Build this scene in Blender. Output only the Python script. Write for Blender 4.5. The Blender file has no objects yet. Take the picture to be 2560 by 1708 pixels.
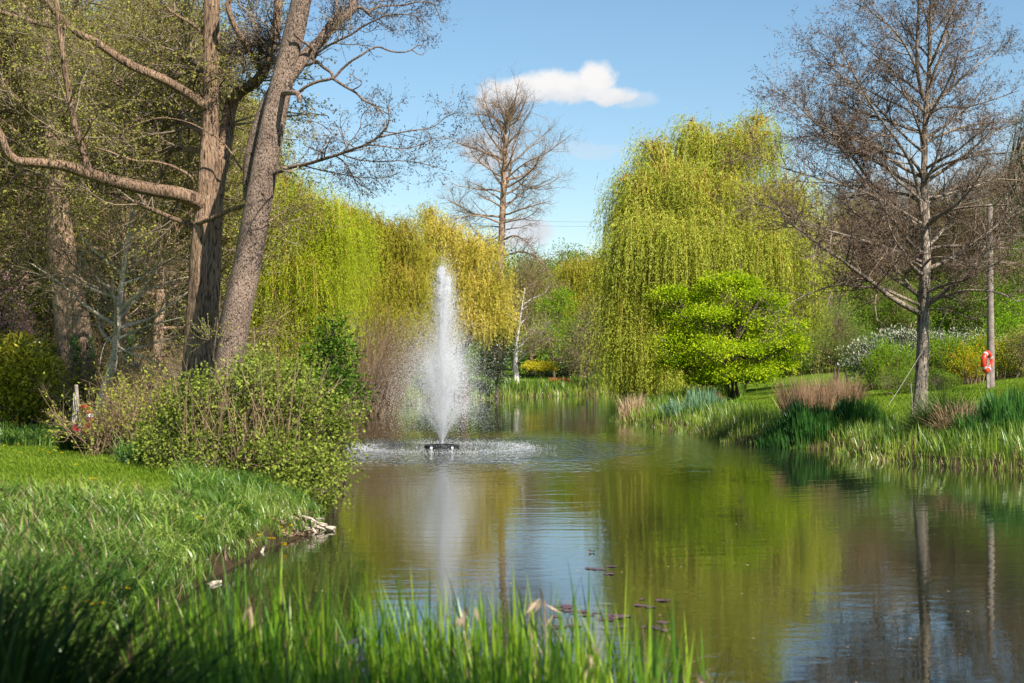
import bpy, math
import numpy as np

# ------------------------------------------------------------------ camera, world, sun
SC = bpy.context.scene
COL = SC.collection
F = 3700.0; EYE = 2.3; HY = 905.0; CX = 1280.0      # focal length in px of a 2560 px wide frame, eye above water, horizon row

def P(px, py, d):
    return np.array([(px - CX) / F * d, d, EYE - (py - HY) / F * d])

cam_d = bpy.data.cameras.new('camera')
cam = bpy.data.objects.new('camera', cam_d); COL.objects.link(cam)
cam.location = (0, 0, EYE)
cam.rotation_euler = (math.radians(90), 0, 0)
cam_d.sensor_width = 36.0
cam_d.lens = F / 2560 * 36.0
cam_d.shift_y = (HY - 854.0) / 2560
cam_d.clip_start = 0.1
cam_d.clip_end = 3000
cam_d.dof.use_dof = True
cam_d.dof.focus_distance = 42.0
cam_d.dof.aperture_fstop = 2.8
SC.camera = cam

SUN_EL = math.radians(43); SUN_AZ = math.radians(141)      # azimuth clockwise from +Y: from the right, behind the camera
sun_dir = np.array([math.sin(SUN_AZ) * math.cos(SUN_EL), math.cos(SUN_AZ) * math.cos(SUN_EL), math.sin(SUN_EL)])
sl = bpy.data.lights.new('sun', 'SUN'); sl.energy = 5.0; sl.angle = math.radians(0.5); sl.color = (1.0, 0.94, 0.84)
so = bpy.data.objects.new('sun', sl); COL.objects.link(so)
from mathutils import Vector
so.rotation_euler = Vector(sun_dir).to_track_quat('Z', 'Y').to_euler()

SC.view_settings.view_transform = 'Standard'
SC.view_settings.look = 'None'
SC.view_settings.exposure = 1.03
SC.view_settings.gamma = 1
SC.cycles.use_denoising = True
SC.cycles.max_bounces = 8
SC.cycles.diffuse_bounces = 4
SC.cycles.volume_bounces = 2
SC.cycles.glossy_bounces = 3
SC.cycles.transmission_bounces = 4
SC.cycles.volume_step_rate = 3.0
SC.cycles.volume_max_steps = 24
SC.cycles.caustics_reflective = False
SC.cycles.caustics_refractive = False

class NT:
    """tiny node-graph helper"""
    def __init__(s, tree): s.t = tree; s.n = tree.nodes; s.l = tree.links
    def node(s, typ, **kw):
        n = s.n.new(typ)
        for k, v in kw.items(): setattr(n, k, v)
        return n
    def put(s, sock, v):
        if isinstance(v, bpy.types.NodeSocket): s.l.new(v, sock)
        elif v is not None: sock.default_value = v
    def math(s, op, a, b=None, c=None, clamp=False):
        n = s.n.new('ShaderNodeMath'); n.operation = op; n.use_clamp = clamp
        s.put(n.inputs[0], a); s.put(n.inputs[1], b); s.put(n.inputs[2], c)
        return n.outputs[0]
    def noise(s, vec, scale, detail=3, rough=0.5, out=0):
        n = s.n.new('ShaderNodeTexNoise'); s.put(n.inputs['Vector'], vec)
        n.inputs['Scale'].default_value = scale; n.inputs['Detail'].default_value = detail; n.inputs['Roughness'].default_value = rough
        return n.outputs[out]
    def mapping(s, vec, scale=(1, 1, 1), loc=(0, 0, 0)):
        n = s.n.new('ShaderNodeMapping'); s.put(n.inputs['Vector'], vec)
        n.inputs['Scale'].default_value = scale; n.inputs['Location'].default_value = loc
        return n.outputs[0]
    def ramp(s, fac, stops):
        n = s.n.new('ShaderNodeValToRGB'); s.put(n.inputs[0], fac)
        e = n.color_ramp.elements
        while len(e) < len(stops): e.new(0.5)
        for el, (p, c) in zip(e, stops):
            el.position = p; el.color = (*c, 1) if len(c) == 3 else c
        return n.outputs[0]
    def mix(s, fac, a, b):
        n = s.n.new('ShaderNodeMix'); n.data_type = 'RGBA'
        s.put(n.inputs[0], fac); s.put(n.inputs[6], a if not isinstance(a, tuple) else (*a, 1)); s.put(n.inputs[7], b if not isinstance(b, tuple) else (*b, 1))
        return n.outputs[2]
    def maprange(s, v, a, b, c=0, d=1, smooth=True):
        n = s.n.new('ShaderNodeMapRange'); n.interpolation_type = 'SMOOTHSTEP' if smooth else 'LINEAR'
        s.put(n.inputs[0], v); n.inputs[1].default_value = a; n.inputs[2].default_value = b
        n.inputs[3].default_value = c; n.inputs[4].default_value = d
        return n.outputs[0]

world = bpy.data.worlds.new('World'); SC.world = world; world.use_nodes = True
w = NT(world.node_tree)
bg = [n for n in w.n if n.type == 'BACKGROUND'][0]
sky = w.node('ShaderNodeTexSky', sky_type='NISHITA', sun_disc=False)
sky.sun_elevation = SUN_EL; sky.sun_rotation = SUN_AZ
sky.air_density = 1.0; sky.dust_density = 0.25; sky.ozone_density = 2.0
SKYK = 0.071
tc = w.node('ShaderNodeTexCoord')
sep = w.node('ShaderNodeSeparateXYZ'); w.l.new(tc.outputs['Generated'], sep.inputs[0])
ysafe = w.math('MAXIMUM', sep.outputs[1], 0.05)
az = w.math('DIVIDE', sep.outputs[0], ysafe); el = w.math('DIVIDE', sep.outputs[2], ysafe)
cmb = w.node('ShaderNodeCombineXYZ'); w.l.new(az, cmb.inputs[0]); w.l.new(el, cmb.inputs[1])
n1 = w.noise(cmb.outputs[0], 38, 10, 0.68, 1)
sepn = w.node('ShaderNodeSeparateXYZ'); w.l.new(n1, sepn.inputs[0])
azd = w.math('ADD', az, w.math('MULTIPLY', w.math('SUBTRACT', sepn.outputs[0], 0.5), 0.030))
eld = w.math('ADD', el, w.math('MULTIPLY', w.math('SUBTRACT', sepn.outputs[1], 0.5), 0.018))
def puff(cx, cy, rx, ry, flat=1.0):
    """soft ellipse of cloud in direction space, its underside flattened"""
    a0, e0 = (cx - CX) / F, (HY - cy) / F
    u = w.math('DIVIDE', w.math('SUBTRACT', azd, a0), rx / F)
    v = w.math('DIVIDE', w.math('SUBTRACT', eld, e0), ry / F)
    v2 = w.math('MAXIMUM', v, w.math('MULTIPLY', v, -flat))
    r2 = w.math('ADD', w.math('MULTIPLY', u, u), w.math('MULTIPLY', v2, v2))
    return w.maprange(r2, 1.25, 0.25)
cl = None
for c in ((1310, 232, 115, 44, 1.3), (1395, 226, 125, 52, 1.5), (1485, 202, 70, 50, 1.2), (1520, 240, 85, 30, 1.5), (1245, 258, 66, 32, 1.3)):
    q = puff(*c); cl = q if cl is None else w.math('MAXIMUM', cl, q)
thin = None
for c, k in (((1225, 375, 70, 55), .75), ((1310, 580, 85, 36), .95), ((1240, 610, 80, 28), .6), ((1590, 250, 60, 26), .35), ((1470, 375, 95, 24), .3), ((2330, 470, 240, 110), .3),
             ((2480, 330, 200, 60), .2), ((60, 470, 120, 90), .5), ((700, 330, 200, 25), .2)):
    q = w.math('MULTIPLY', puff(*c), k); thin = q if thin is None else w.math('MAXIMUM', thin, q)
cover = w.math('MAXIMUM', cl, thin)
inner = w.noise(cmb.outputs[0], 60, 4, 0.55)
shade = w.maprange(w.math('ADD', w.math('SUBTRACT', el, 0.176), w.math('MULTIPLY', w.math('SUBTRACT', inner, 0.5), 0.03)), -0.006, 0.016)
ccol = w.mix(shade, (0.37 / SKYK, 0.385 / SKYK, 0.41 / SKYK), (0.48 / SKYK, 0.47 / SKYK, 0.46 / SKYK))
hs = w.node('ShaderNodeHueSaturation'); hs.inputs['Hue'].default_value = 0.493; hs.inputs['Saturation'].default_value = 1.10; w.l.new(sky.outputs[0], hs.inputs['Color'])
front = w.maprange(sep.outputs[1], 0.1, 0.3)
w.l.new(w.mix(w.math('MULTIPLY', w.math('MULTIPLY', cover, 0.97), front), hs.outputs[0], ccol), bg.inputs['Color'])
bg.inputs['Strength'].default_value = SKYK

# ------------------------------------------------------------------ materials
def new_mat(name):
    m = bpy.data.materials.new(name); m.use_nodes = True
    nt = NT(m.node_tree); nt.n.clear()
    out = nt.node('ShaderNodeOutputMaterial')
    return m, nt, out

def leaf_mat(name, c0, c1, c2, trans=0.45, gloss=0.0):
    """thin leaf: diffuse + translucent, colour picked by the 'tone' each leaf carries"""
    m, t, out = new_mat(name)
    at = t.node('ShaderNodeAttribute', attribute_name='tone')
    col = t.ramp(at.outputs['Fac'], [(0.0, c0), (0.5, c1), (1.0, c2)])
    d = t.node('ShaderNodeBsdfDiffuse'); t.l.new(col, d.inputs[0])
    tr = t.node('ShaderNodeBsdfTranslucent'); t.l.new(col, tr.inputs[0])
    mx = t.node('ShaderNodeMixShader'); mx.inputs[0].default_value = trans
    t.l.new(d.outputs[0], mx.inputs[1]); t.l.new(tr.outputs[0], mx.inputs[2])
    last = mx.outputs[0]
    if gloss > 0:
        g = t.node('ShaderNodeBsdfGlossy'); g.inputs['Roughness'].default_value = 0.38; g.inputs[0].default_value = (0.8, 0.85, 0.8, 1)
        m2 = t.node('ShaderNodeMixShader'); m2.inputs[0].default_value = gloss
        t.l.new(last, m2.inputs[1]); t.l.new(g.outputs[0], m2.inputs[2]); last = m2.outputs[0]
    t.l.new(last, out.inputs[0])
    return m

def bark_mat(name, c0, c1, scale=9.0, stretch=0.3, bump=0.05, detail=5):
    m, t, out = new_mat(name)
    geo = t.node('ShaderNodeNewGeometry')
    v = t.mapping(geo.outputs['Position'], (1, 1, stretch))
    wv = t.noise(v, scale * 0.6, 2, 0.5, 1)
    vm = t.node('ShaderNodeVectorMath', operation='MULTIPLY_ADD'); t.l.new(wv, vm.inputs[0]); vm.inputs[1].default_value = (0.12, 0.12, 0.12); t.l.new(v, vm.inputs[2])
    vo = t.node('ShaderNodeTexVoronoi', feature='DISTANCE_TO_EDGE'); t.l.new(vm.outputs[0], vo.inputs['Vector']); vo.inputs['Scale'].default_value = scale * 1.6
    nn = t.noise(v, scale * 2.2, detail, 0.72)
    crack = t.maprange(vo.outputs[0], 0.0, 0.16)
    fleck = t.maprange(t.noise(v, scale * 3.1, 3, 0.55), 0.34, 0.47)
    h = t.math('ADD', t.math('ADD', t.math('MULTIPLY', crack, 0.18), t.math('MULTIPLY', fleck, 0.5)), t.math('MULTIPLY', nn, 0.7))
    col = t.mix(t.maprange(h, 0.35, 1.15), c0, c1)
    big = t.noise(geo.outputs['Position'], 1.7, 3)
    mul = t.node('ShaderNodeHueSaturation'); t.l.new(col, mul.inputs['Color']); t.l.new(t.maprange(big, 0.3, 0.7, 0.75, 1.2), mul.inputs['Value'])
    b = t.node('ShaderNodeBsdfPrincipled'); t.l.new(mul.outputs[0], b.inputs['Base Color']); b.inputs['Roughness'].default_value = 0.9
    b.inputs['Specular IOR Level'].default_value = 0.15
    bp = t.node('ShaderNodeBump'); bp.inputs['Strength'].default_value = 1.0; bp.inputs['Distance'].default_value = bump
    t.l.new(h, bp.inputs['Height']); t.l.new(bp.outputs[0], b.inputs['Normal'])
    t.l.new(b.outputs[0], out.inputs[0])
    return m

def plain_mat(name, c, rough=0.6, c2=None, nscale=20, bump=0.0, metal=0.0, spec=0.4):
    m, t, out = new_mat(name)
    b = t.node('ShaderNodeBsdfPrincipled'); b.inputs['Roughness'].default_value = rough; b.inputs['Metallic'].default_value = metal
    b.inputs['Specular IOR Level'].default_value = spec
    geo = t.node('ShaderNodeNewGeometry')
    n = t.noise(geo.outputs['Position'], nscale, 4, 0.6)
    c2 = c2 or tuple(x * 0.75 for x in c)
    t.l.new(t.mix(t.maprange(n, 0.3, 0.7), c2, c), b.inputs['Base Color'])
    if bump:
        bp = t.node('ShaderNodeBump'); bp.inputs['Distance'].default_value = bump; t.l.new(n, bp.inputs['Height']); t.l.new(bp.outputs[0], b.inputs['Normal'])
    t.l.new(b.outputs[0], out.inputs[0])
    return m

def twig_mat(name, c0, c1):
    m, t, out = new_mat(name)
    at = t.node('ShaderNodeAttribute', attribute_name='tone')
    d = t.node('ShaderNodeBsdfDiffuse'); t.l.new(t.mix(at.outputs['Fac'], c0, c1), d.inputs[0])
    t.l.new(d.outputs[0], out.inputs[0])
    return m

M = dict(
    bark=bark_mat('alder_bark', (0.05, 0.034, 0.026), (0.30, 0.215, 0.165), 14, 0.55, 0.045),
    bark_rough=bark_mat('furrowed_bark', (0.04, 0.026, 0.018), (0.33, 0.215, 0.14), 13, 0.14, 0.07),
    bark_grey=bark_mat('grey_bark', (0.045, 0.036, 0.03), (0.36, 0.29, 0.225), 12, 0.14, 0.05),
    bark_dark=bark_mat('dark_bark', (0.03, 0.023, 0.018), (0.15, 0.11, 0.085), 8, 0.25, 0.03),
    bark_pale=bark_mat('pale_bark', (0.14, 0.11, 0.08), (0.58, 0.49, 0.38), 12, 1.4, 0.01),
    bark_tan=bark_mat('tan_bark', (0.07, 0.045, 0.03), (0.42, 0.28, 0.19), 11, 0.22, 0.04),
    twig_alder=twig_mat('alder_twig', (0.08, 0.06, 0.045), (0.30, 0.235, 0.17)),
    twig_larch=twig_mat('larch_twig', (0.07, 0.052, 0.042), (0.32, 0.25, 0.19)),
    twig_tan=twig_mat('tan_twig', (0.13, 0.085, 0.05), (0.32, 0.225, 0.14)),
    twig_grey=twig_mat('grey_twig', (0.15, 0.11, 0.075), (0.42, 0.33, 0.23)),
    twig_gold=twig_mat('golden_twig', (0.22, 0.14, 0.03), (0.45, 0.31, 0.08)),
    cone=leaf_mat('dark_cone', (0.022, 0.014, 0.013), (0.05, 0.032, 0.028), (0.10, 0.065, 0.05), 0.0),
    cone_red=leaf_mat('reddish_catkin', (0.06, 0.038, 0.028), (0.12, 0.078, 0.056), (0.21, 0.145, 0.10), 0.0),
    bud=leaf_mat('opening_alder_leaf', (0.12, 0.12, 0.03), (0.27, 0.29, 0.045), (0.44, 0.47, 0.07), 0.35),
    brownbud=leaf_mat('brown_green_leaf', (0.13, 0.09, 0.045), (0.27, 0.24, 0.065), (0.42, 0.44, 0.08), 0.35),
    willow=leaf_mat('willow_leaf', (0.22, 0.28, 0.03), (0.45, 0.50, 0.06), (0.66, 0.66, 0.13), 0.42),
    willow_l=leaf_mat('lime_willow_leaf', (0.17, 0.27, 0.010), (0.37, 0.48, 0.02), (0.54, 0.60, 0.05), 0.42),
    willow_o=leaf_mat('olive_willow_leaf', (0.18, 0.21, 0.02), (0.37, 0.38, 0.035), (0.57, 0.50, 0.07), 0.42),
    gold=leaf_mat('golden_willow_leaf', (0.30, 0.31, 0.03), (0.64, 0.56, 0.08), (0.85, 0.72, 0.18), 0.42),
    maple=leaf_mat('lime_maple_leaf', (0.11, 0.20, 0.006), (0.32, 0.45, 0.010), (0.56, 0.62, 0.03), 0.5),
    green=leaf_mat('mid_green_leaf', (0.07, 0.13, 0.015), (0.14, 0.23, 0.022), (0.25, 0.34, 0.04), 0.4),
    green_b=leaf_mat('bright_green_leaf', (0.12, 0.22, 0.012), (0.21, 0.36, 0.02), (0.33, 0.48, 0.035), 0.45),
    shrub=leaf_mat('currant_leaf', (0.08, 0.12, 0.018), (0.19, 0.24, 0.035), (0.37, 0.42, 0.08), 0.42),
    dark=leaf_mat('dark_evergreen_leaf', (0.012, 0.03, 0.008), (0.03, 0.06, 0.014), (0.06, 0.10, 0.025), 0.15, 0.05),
    laurel=leaf_mat('variegated_laurel_leaf', (0.06, 0.10, 0.008), (0.40, 0.38, 0.02), (0.78, 0.66, 0.06), 0.3, 0.04),
    yellow=leaf_mat('yellow_shrub_leaf', (0.25, 0.27, 0.02), (0.52, 0.45, 0.03), (0.72, 0.58, 0.05), 0.35),
    forsythia=leaf_mat('forsythia_flower', (0.45, 0.27, 0.01), (0.62, 0.40, 0.015), (0.75, 0.52, 0.03), 0.35),
    whiteflower=leaf_mat('cream_flower', (0.40, 0.40, 0.27), (0.62, 0.60, 0.46), (0.80, 0.77, 0.62), 0.35),
    pink=leaf_mat('pink_blossom', (0.45, 0.22, 0.26), (0.65, 0.38, 0.42), (0.80, 0.60, 0.62), 0.4),
    drygrass=leaf_mat('dry_stem', (0.20, 0.12, 0.07), (0.38, 0.25, 0.15), (0.60, 0.44, 0.28), 0.3),
    reed=leaf_mat('reed_blade', (0.035, 0.09, 0.010), (0.12, 0.23, 0.017), (0.40, 0.48, 0.07), 0.42, 0.04),
    rush=leaf_mat('rush_blade', (0.022, 0.075, 0.006), (0.12, 0.26, 0.010), (0.36, 0.50, 0.03), 0.42, 0.04),
    iris=leaf_mat('iris_blade', (0.014, 0.055, 0.010), (0.035, 0.12, 0.018), (0.085, 0.21, 0.035), 0.3, 0.03),
    iris_b=leaf_mat('blue_green_iris_blade', (0.08, 0.17, 0.09), (0.15, 0.27, 0.15), (0.24, 0.38, 0.21), 0.3, 0.04),
    grass=leaf_mat('meadow_grass', (0.025, 0.075, 0.010), (0.10, 0.20, 0.02), (0.36, 0.46, 0.09), 0.42, 0.04),
    lawn=leaf_mat('lawn_grass', (0.10, 0.17, 0.015), (0.18, 0.27, 0.025), (0.30, 0.36, 0.06), 0.4),
    sedge=leaf_mat('sedge_blade', (0.008, 0.022, 0.004), (0.022, 0.055, 0.009), (0.09, 0.14, 0.03), 0.3, 0.012),  # dark green blades, the near corner's shade also put into their colour
    ivy=leaf_mat('ivy_leaf', (0.03, 0.08, 0.01), (0.07, 0.15, 0.02), (0.14, 0.26, 0.04), 0.2, 0.05),
    dandelion=leaf_mat('dandelion_flower', (0.6, 0.42, 0.0), (0.75, 0.55, 0.0), (0.8, 0.62, 0.01), 0.2),
    litter=leaf_mat('dead_leaf', (0.16, 0.09, 0.05), (0.34, 0.22, 0.14), (0.58, 0.42, 0.30), 0.25),
)

# ------------------------------------------------------------------ mesh helpers
class Geo:
    def __init__(s): s.V = []; s.Q = []; s.T = []; s.tq = []; s.tt = []; s.n = 0
    def add(s, V, Q=None, T=None, tone=None):
        V = np.asarray(V, dtype=np.float64).reshape(-1, 3)
        if Q is not None and len(Q):
            s.Q.append(np.asarray(Q) + s.n); s.tq.append(np.broadcast_to(np.asarray(0.5 if tone is None else tone, dtype=np.float32), (len(Q),)))
        if T is not None and len(T):
            s.T.append(np.asarray(T) + s.n); s.tt.append(np.broadcast_to(np.asarray(0.5 if tone is None else tone, dtype=np.float32), (len(T),)))
        s.V.append(V); s.n += len(V)
    def build(s, name, mat, parent=None, smooth=True, link=True):
        V = np.concatenate(s.V).astype(np.float32)
        Q = np.concatenate(s.Q) if s.Q else np.zeros((0, 4), int)
        T = np.concatenate(s.T) if s.T else np.zeros((0, 3), int)
        me = bpy.data.meshes.new(name)
        me.vertices.add(len(V)); me.vertices.foreach_set('co', V.ravel())
        nl = Q.size + T.size
        me.loops.add(nl); me.loops.foreach_set('vertex_index', np.concatenate([Q.ravel(), T.ravel()]).astype(np.int32))
        npoly = len(Q) + len(T)
        me.polygons.add(npoly)
        st = np.concatenate([np.arange(len(Q)) * 4, Q.size + np.arange(len(T)) * 3]).astype(np.int32)
        me.polygons.foreach_set('loop_start', st)
        me.polygons.foreach_set('use_smooth', np.full(npoly, smooth, dtype=bool))
        tone = np.concatenate(([np.concatenate(s.tq)] if s.tq else []) + ([np.concatenate(s.tt)] if s.tt else [])).astype(np.float32)
        at = me.attributes.new('tone', 'FLOAT', 'FACE'); at.data.foreach_set('value', tone)
        me.materials.append(mat)
        me.update(calc_edges=True)
        o = bpy.data.objects.new(name, me); COL.objects.link(o)
        if parent is not None:
            o.parent = parent
            o.matrix_parent_inverse = parent.matrix_world.inverted() if False else o.matrix_parent_inverse
            o.location = (-parent.location[0], -parent.location[1], -parent.location[2]) if parent.type == 'EMPTY' else (0, 0, 0)
        return o

def tag(o, label=None, cat=None, group=None, kind=None):
    if label: o['label'] = label
    if cat: o['category'] = cat
    if group: o['group'] = group
    if kind: o['kind'] = kind
    return o

def thing(name, label, cat, loc, group=None):
    o = bpy.data.objects.new(name, None); COL.objects.link(o)
    o.location = tuple(float(c) for c in loc); o.empty_display_size = 0.3
    return tag(o, label, cat, group)

def nrm(v): return v / np.maximum(np.linalg.norm(v, axis=-1, keepdims=True), 1e-9)

def smooth_path(pts, n):
    """Catmull-Rom through pts, resampled to n points; extra columns (radius) interpolated too"""
    p = np.asarray(pts, float); k = len(p)
    if k < 3:
        t = np.linspace(0, 1, n)[:, None]; return p[0] * (1 - t) + p[-1] * t
    q = np.vstack([2 * p[0] - p[1], p, 2 * p[-1] - p[-2]])
    t = np.linspace(0, k - 1 - 1e-6, n); i = t.astype(int); u = (t - i)[:, None]
    a, b, c, d = q[i], q[i + 1], q[i + 2], q[i + 3]
    return 0.5 * (2 * b + (c - a) * u + (2 * a - 5 * b + 4 * c - d) * u ** 2 + (3 * b - a - 3 * c + d) * u ** 3)

def tubes(geo, Pn, R, sides, tone=None, rng=None, rough=0.0):
    """N polylines of S points as tubes in one go"""
    N, S, _ = Pn.shape
    tg = np.empty_like(Pn); tg[:, 1:-1] = Pn[:, 2:] - Pn[:, :-2]; tg[:, 0] = Pn[:, 1] - Pn[:, 0]; tg[:, -1] = Pn[:, -1] - Pn[:, -2]
    tg = nrm(tg)
    ref = nrm(Pn[:, -1] - Pn[:, 0]); al = np.where(np.abs(ref[:, 2:3]) < 0.8, [[0, 0, 1.]], [[1., 0, 0]])
    side = nrm(np.cross(ref, al))[:, None, :]
    u = nrm(side - (side * tg).sum(-1, keepdims=True) * tg); v = np.cross(tg, u)
    if sides == 2:                                   # flat strip for the finest twigs
        V = np.stack([Pn - u * R[..., None], Pn + u * R[..., None]], 2)
        k = 2; idx = np.arange(N * S * 2).reshape(N, S, 2)
        Q = np.stack([idx[:, :-1, 0], idx[:, :-1, 1], idx[:, 1:, 1], idx[:, 1:, 0]], -1).reshape(-1, 4)
    else:
        a = np.arange(sides) * 2 * np.pi / sides
        rr = R[..., None]
        if rough and rng is not None:
            rr = rr * (1 + rng.normal(0, rough, (N, S, sides)))
        else: rr = np.broadcast_to(rr, (N, S, sides))
        V = Pn[:, :, None, :] + rr[..., None] * (np.cos(a)[None, None, :, None] * u[:, :, None] + np.sin(a)[None, None, :, None] * v[:, :, None])
        idx = np.arange(N * S * sides).reshape(N, S, sides); nx = np.roll(idx, -1, 2)
        Q = np.stack([idx[:, :-1], nx[:, :-1], nx[:, 1:], idx[:, 1:]], -1).reshape(-1, 4)
    if tone is not None: tone = np.repeat(np.asarray(tone), len(Q) // N)
    geo.add(V, Q, tone=tone)

def walk(rng, p0, d0, L, S, wig, trop):
    """N random-walk polylines; trop is a constant pull (3-vector)"""
    N = len(p0); out = np.empty((N, S, 3)); out[:, 0] = p0; d = nrm(d0); st = (np.asarray(L) / (S - 1)); st = np.broadcast_to(st, (N,))[:, None]
    for i in range(1, S):
        d = nrm(d + rng.normal(0, wig, (N, 3)) + np.asarray(trop))
        out[:, i] = out[:, i - 1] + d * st
    return out

def spawn(rng, Pn, R, n, t0, t1, ang, angv, flat=0.0):
    """n child starts on the parent polylines: position, direction, t, parent index, parent radius there"""
    N, S, _ = Pn.shape
    L = np.linalg.norm(np.diff(Pn, axis=1), axis=-1).sum(1); pi = rng.choice(N, n, p=L / L.sum())
    t = t0 + (t1 - t0) * rng.random(n); f = t * (S - 1); i = np.minimum(f.astype(int), S - 2); u = (f - i)[:, None]
    a, b = Pn[pi, i], Pn[pi, i + 1]; pos = a * (1 - u) + b * u; tg = nrm(b - a)
    r = rng.normal(0, 1, (n, 3)); r[:, 2] *= (1 - flat)
    pr = nrm(r - (r * tg).sum(-1, keepdims=True) * tg)
    an = np.radians(rng.normal(ang, angv, n))[:, None]
    d = tg * np.cos(an) + pr * np.sin(an)
    rad = R[pi, i] * (1 - u[:, 0]) + R[pi, i + 1] * u[:, 0]
    return pos, d, t, pi, rad

def taper(r0, r1, S, pw=1.0):
    t = np.linspace(0, 1, S) ** pw
    return np.asarray(r0)[:, None] * (1 - t) + np.asarray(r1)[:, None] * t if np.ndim(r0) else None

def leaves(geo, pos, ax, L, Wd, rng, tone, fold=0.0, facing=None):
    """rhombic leaves: pos, axis, length, width"""
    n = len(pos); ax = nrm(ax)
    r = rng.normal(0, 1, (n, 3)) if facing is None else rng.normal(0, 0.6, (n, 3)) + np.asarray(facing)
    s = nrm(np.cross(ax, r)); L = np.broadcast_to(L, (n,))[:, None]; Wd = np.broadcast_to(Wd, (n,))[:, None]
    up = np.cross(s, ax)
    V = np.stack([pos, pos + ax * L * 0.45 + s * Wd * 0.5 + up * L * fold, pos + ax * L, pos + ax * L * 0.45 - s * Wd * 0.5 + up * L * fold], 1)
    Q = np.arange(n * 4).reshape(n, 4)
    geo.add(V, Q, tone=np.clip(tone, 0, 1))

def blades(geo, base, H, Wd, lean, rng, tone, seg=3, bend=0.5, az=None):
    """grass-like strips rooted at base; bend curls the tip outward, lean is the initial tilt"""
    n = len(base); a = rng.random(n) * 2 * np.pi if az is None else az
    dr = np.stack([np.cos(a), np.sin(a), np.zeros(n)], 1); pr = np.stack([-np.sin(a), np.cos(a), np.zeros(n)], 1)
    ta = rng.random(n) * np.pi; pr = nrm(pr + np.stack([np.cos(ta), np.sin(ta), np.zeros(n)], 1) * 0.8)
    H = np.broadcast_to(H, (n,))[:, None]; Wd = np.broadcast_to(Wd, (n,))[:, None]
    lean = np.broadcast_to(lean, (n,))[:, None]; bend = np.broadcast_to(bend, (n,))[:, None]
    rows = []
    p = base.copy(); th = lean.copy()
    for k in range(seg + 1):
        t = k / seg; wk = Wd * (1 - t ** 2.2) * (0.75 + 0.5 * min(1, t * 3)) * 0.5
        rows.append((p, wk))
        th = lean + bend * ((k + 1) / seg) ** 1.6
        p = p + (H / seg) * (dr * np.sin(th) + np.array([0, 0, 1.]) * np.cos(th))
    V = []
    for k, (p, wk) in enumerate(rows):
        if k < seg: V += [p - pr * wk, p + pr * wk]
        else: V += [p]
    m = len(V); V = np.stack(V, 1); idx = np.arange(n * m).reshape(n, m)
    Q = np.concatenate([np.stack([idx[:, 2 * k], idx[:, 2 * k + 1], idx[:, 2 * k + 3], idx[:, 2 * k + 2]], 1) for k in range(seg - 1)]) if seg > 1 else None
    T = np.stack([idx[:, 2 * seg - 2], idx[:, 2 * seg - 1], idx[:, 2 * seg]], 1)
    tone = np.clip(np.broadcast_to(tone, (n,)), 0, 1)
    s0 = geo.n; geo.add(V)
    if Q is not None: geo.Q.append(Q + s0); geo.tq.append(np.tile(tone, seg - 1).astype(np.float32))
    geo.T.append(T + s0); geo.tt.append(tone.astype(np.float32))

def box(geo, c, s, rz=0.0, tilt=0.0):
    x, y, z = [q / 2 for q in s]
    v = np.array([[i, j, k] for k in (-z, z) for j in (-y, y) for i in (-x, x)])
    ct, stt = math.cos(tilt), math.sin(tilt); v = v @ np.array([[1, 0, 0], [0, ct, stt], [0, -stt, ct]])
    cr, sr = math.cos(rz), math.sin(rz); v = v @ np.array([[cr, sr, 0], [-sr, cr, 0], [0, 0, 1]])
    geo.add(v + np.asarray(c), [[0, 2, 3, 1], [4, 5, 7, 6], [0, 1, 5, 4], [2, 6, 7, 3], [0, 4, 6, 2], [1, 3, 7, 5]])

def torus(geo, c, R, r, rot, n=40, m=14, a0=0.0, a1=2 * math.pi):
    a = np.linspace(a0, a1, n + 1); b = np.linspace(0, 2 * np.pi, m, endpoint=False)
    A, B = np.meshgrid(a, b, indexing='ij')
    V = np.stack([(R + r * np.cos(B)) * np.cos(A), r * np.sin(B), (R + r * np.cos(B)) * np.sin(A)], -1).reshape(-1, 3) @ rot.T + c
    idx = np.arange((n + 1) * m).reshape(n + 1, m); nx = np.roll(idx, -1, 1)
    geo.add(V, np.stack([idx[:-1], nx[:-1], nx[1:], idx[1:]], -1).reshape(-1, 4))

def rot_zx(rz, rx):
    c, s = math.cos(rz), math.sin(rz); a = np.array([[c, -s, 0], [s, c, 0], [0, 0, 1]])
    c, s = math.cos(rx), math.sin(rx); return a @ np.array([[1, 0, 0], [0, c, -s], [0, s, c]])

def lathe(geo, prof, c, n=24):
    prof = np.asarray(prof, float); a = np.arange(n) * 2 * np.pi / n
    V = np.stack([prof[:, None, 0] * np.cos(a), prof[:, None, 0] * np.sin(a), np.repeat(prof[:, 1:2], n, 1)], -1).reshape(-1, 3) + np.asarray(c)
    idx = np.arange(len(prof) * n).reshape(len(prof), n); nx = np.roll(idx, -1, 1)
    geo.add(V, np.stack([idx[:-1], nx[:-1], nx[1:], idx[1:]], -1).reshape(-1, 4))

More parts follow.
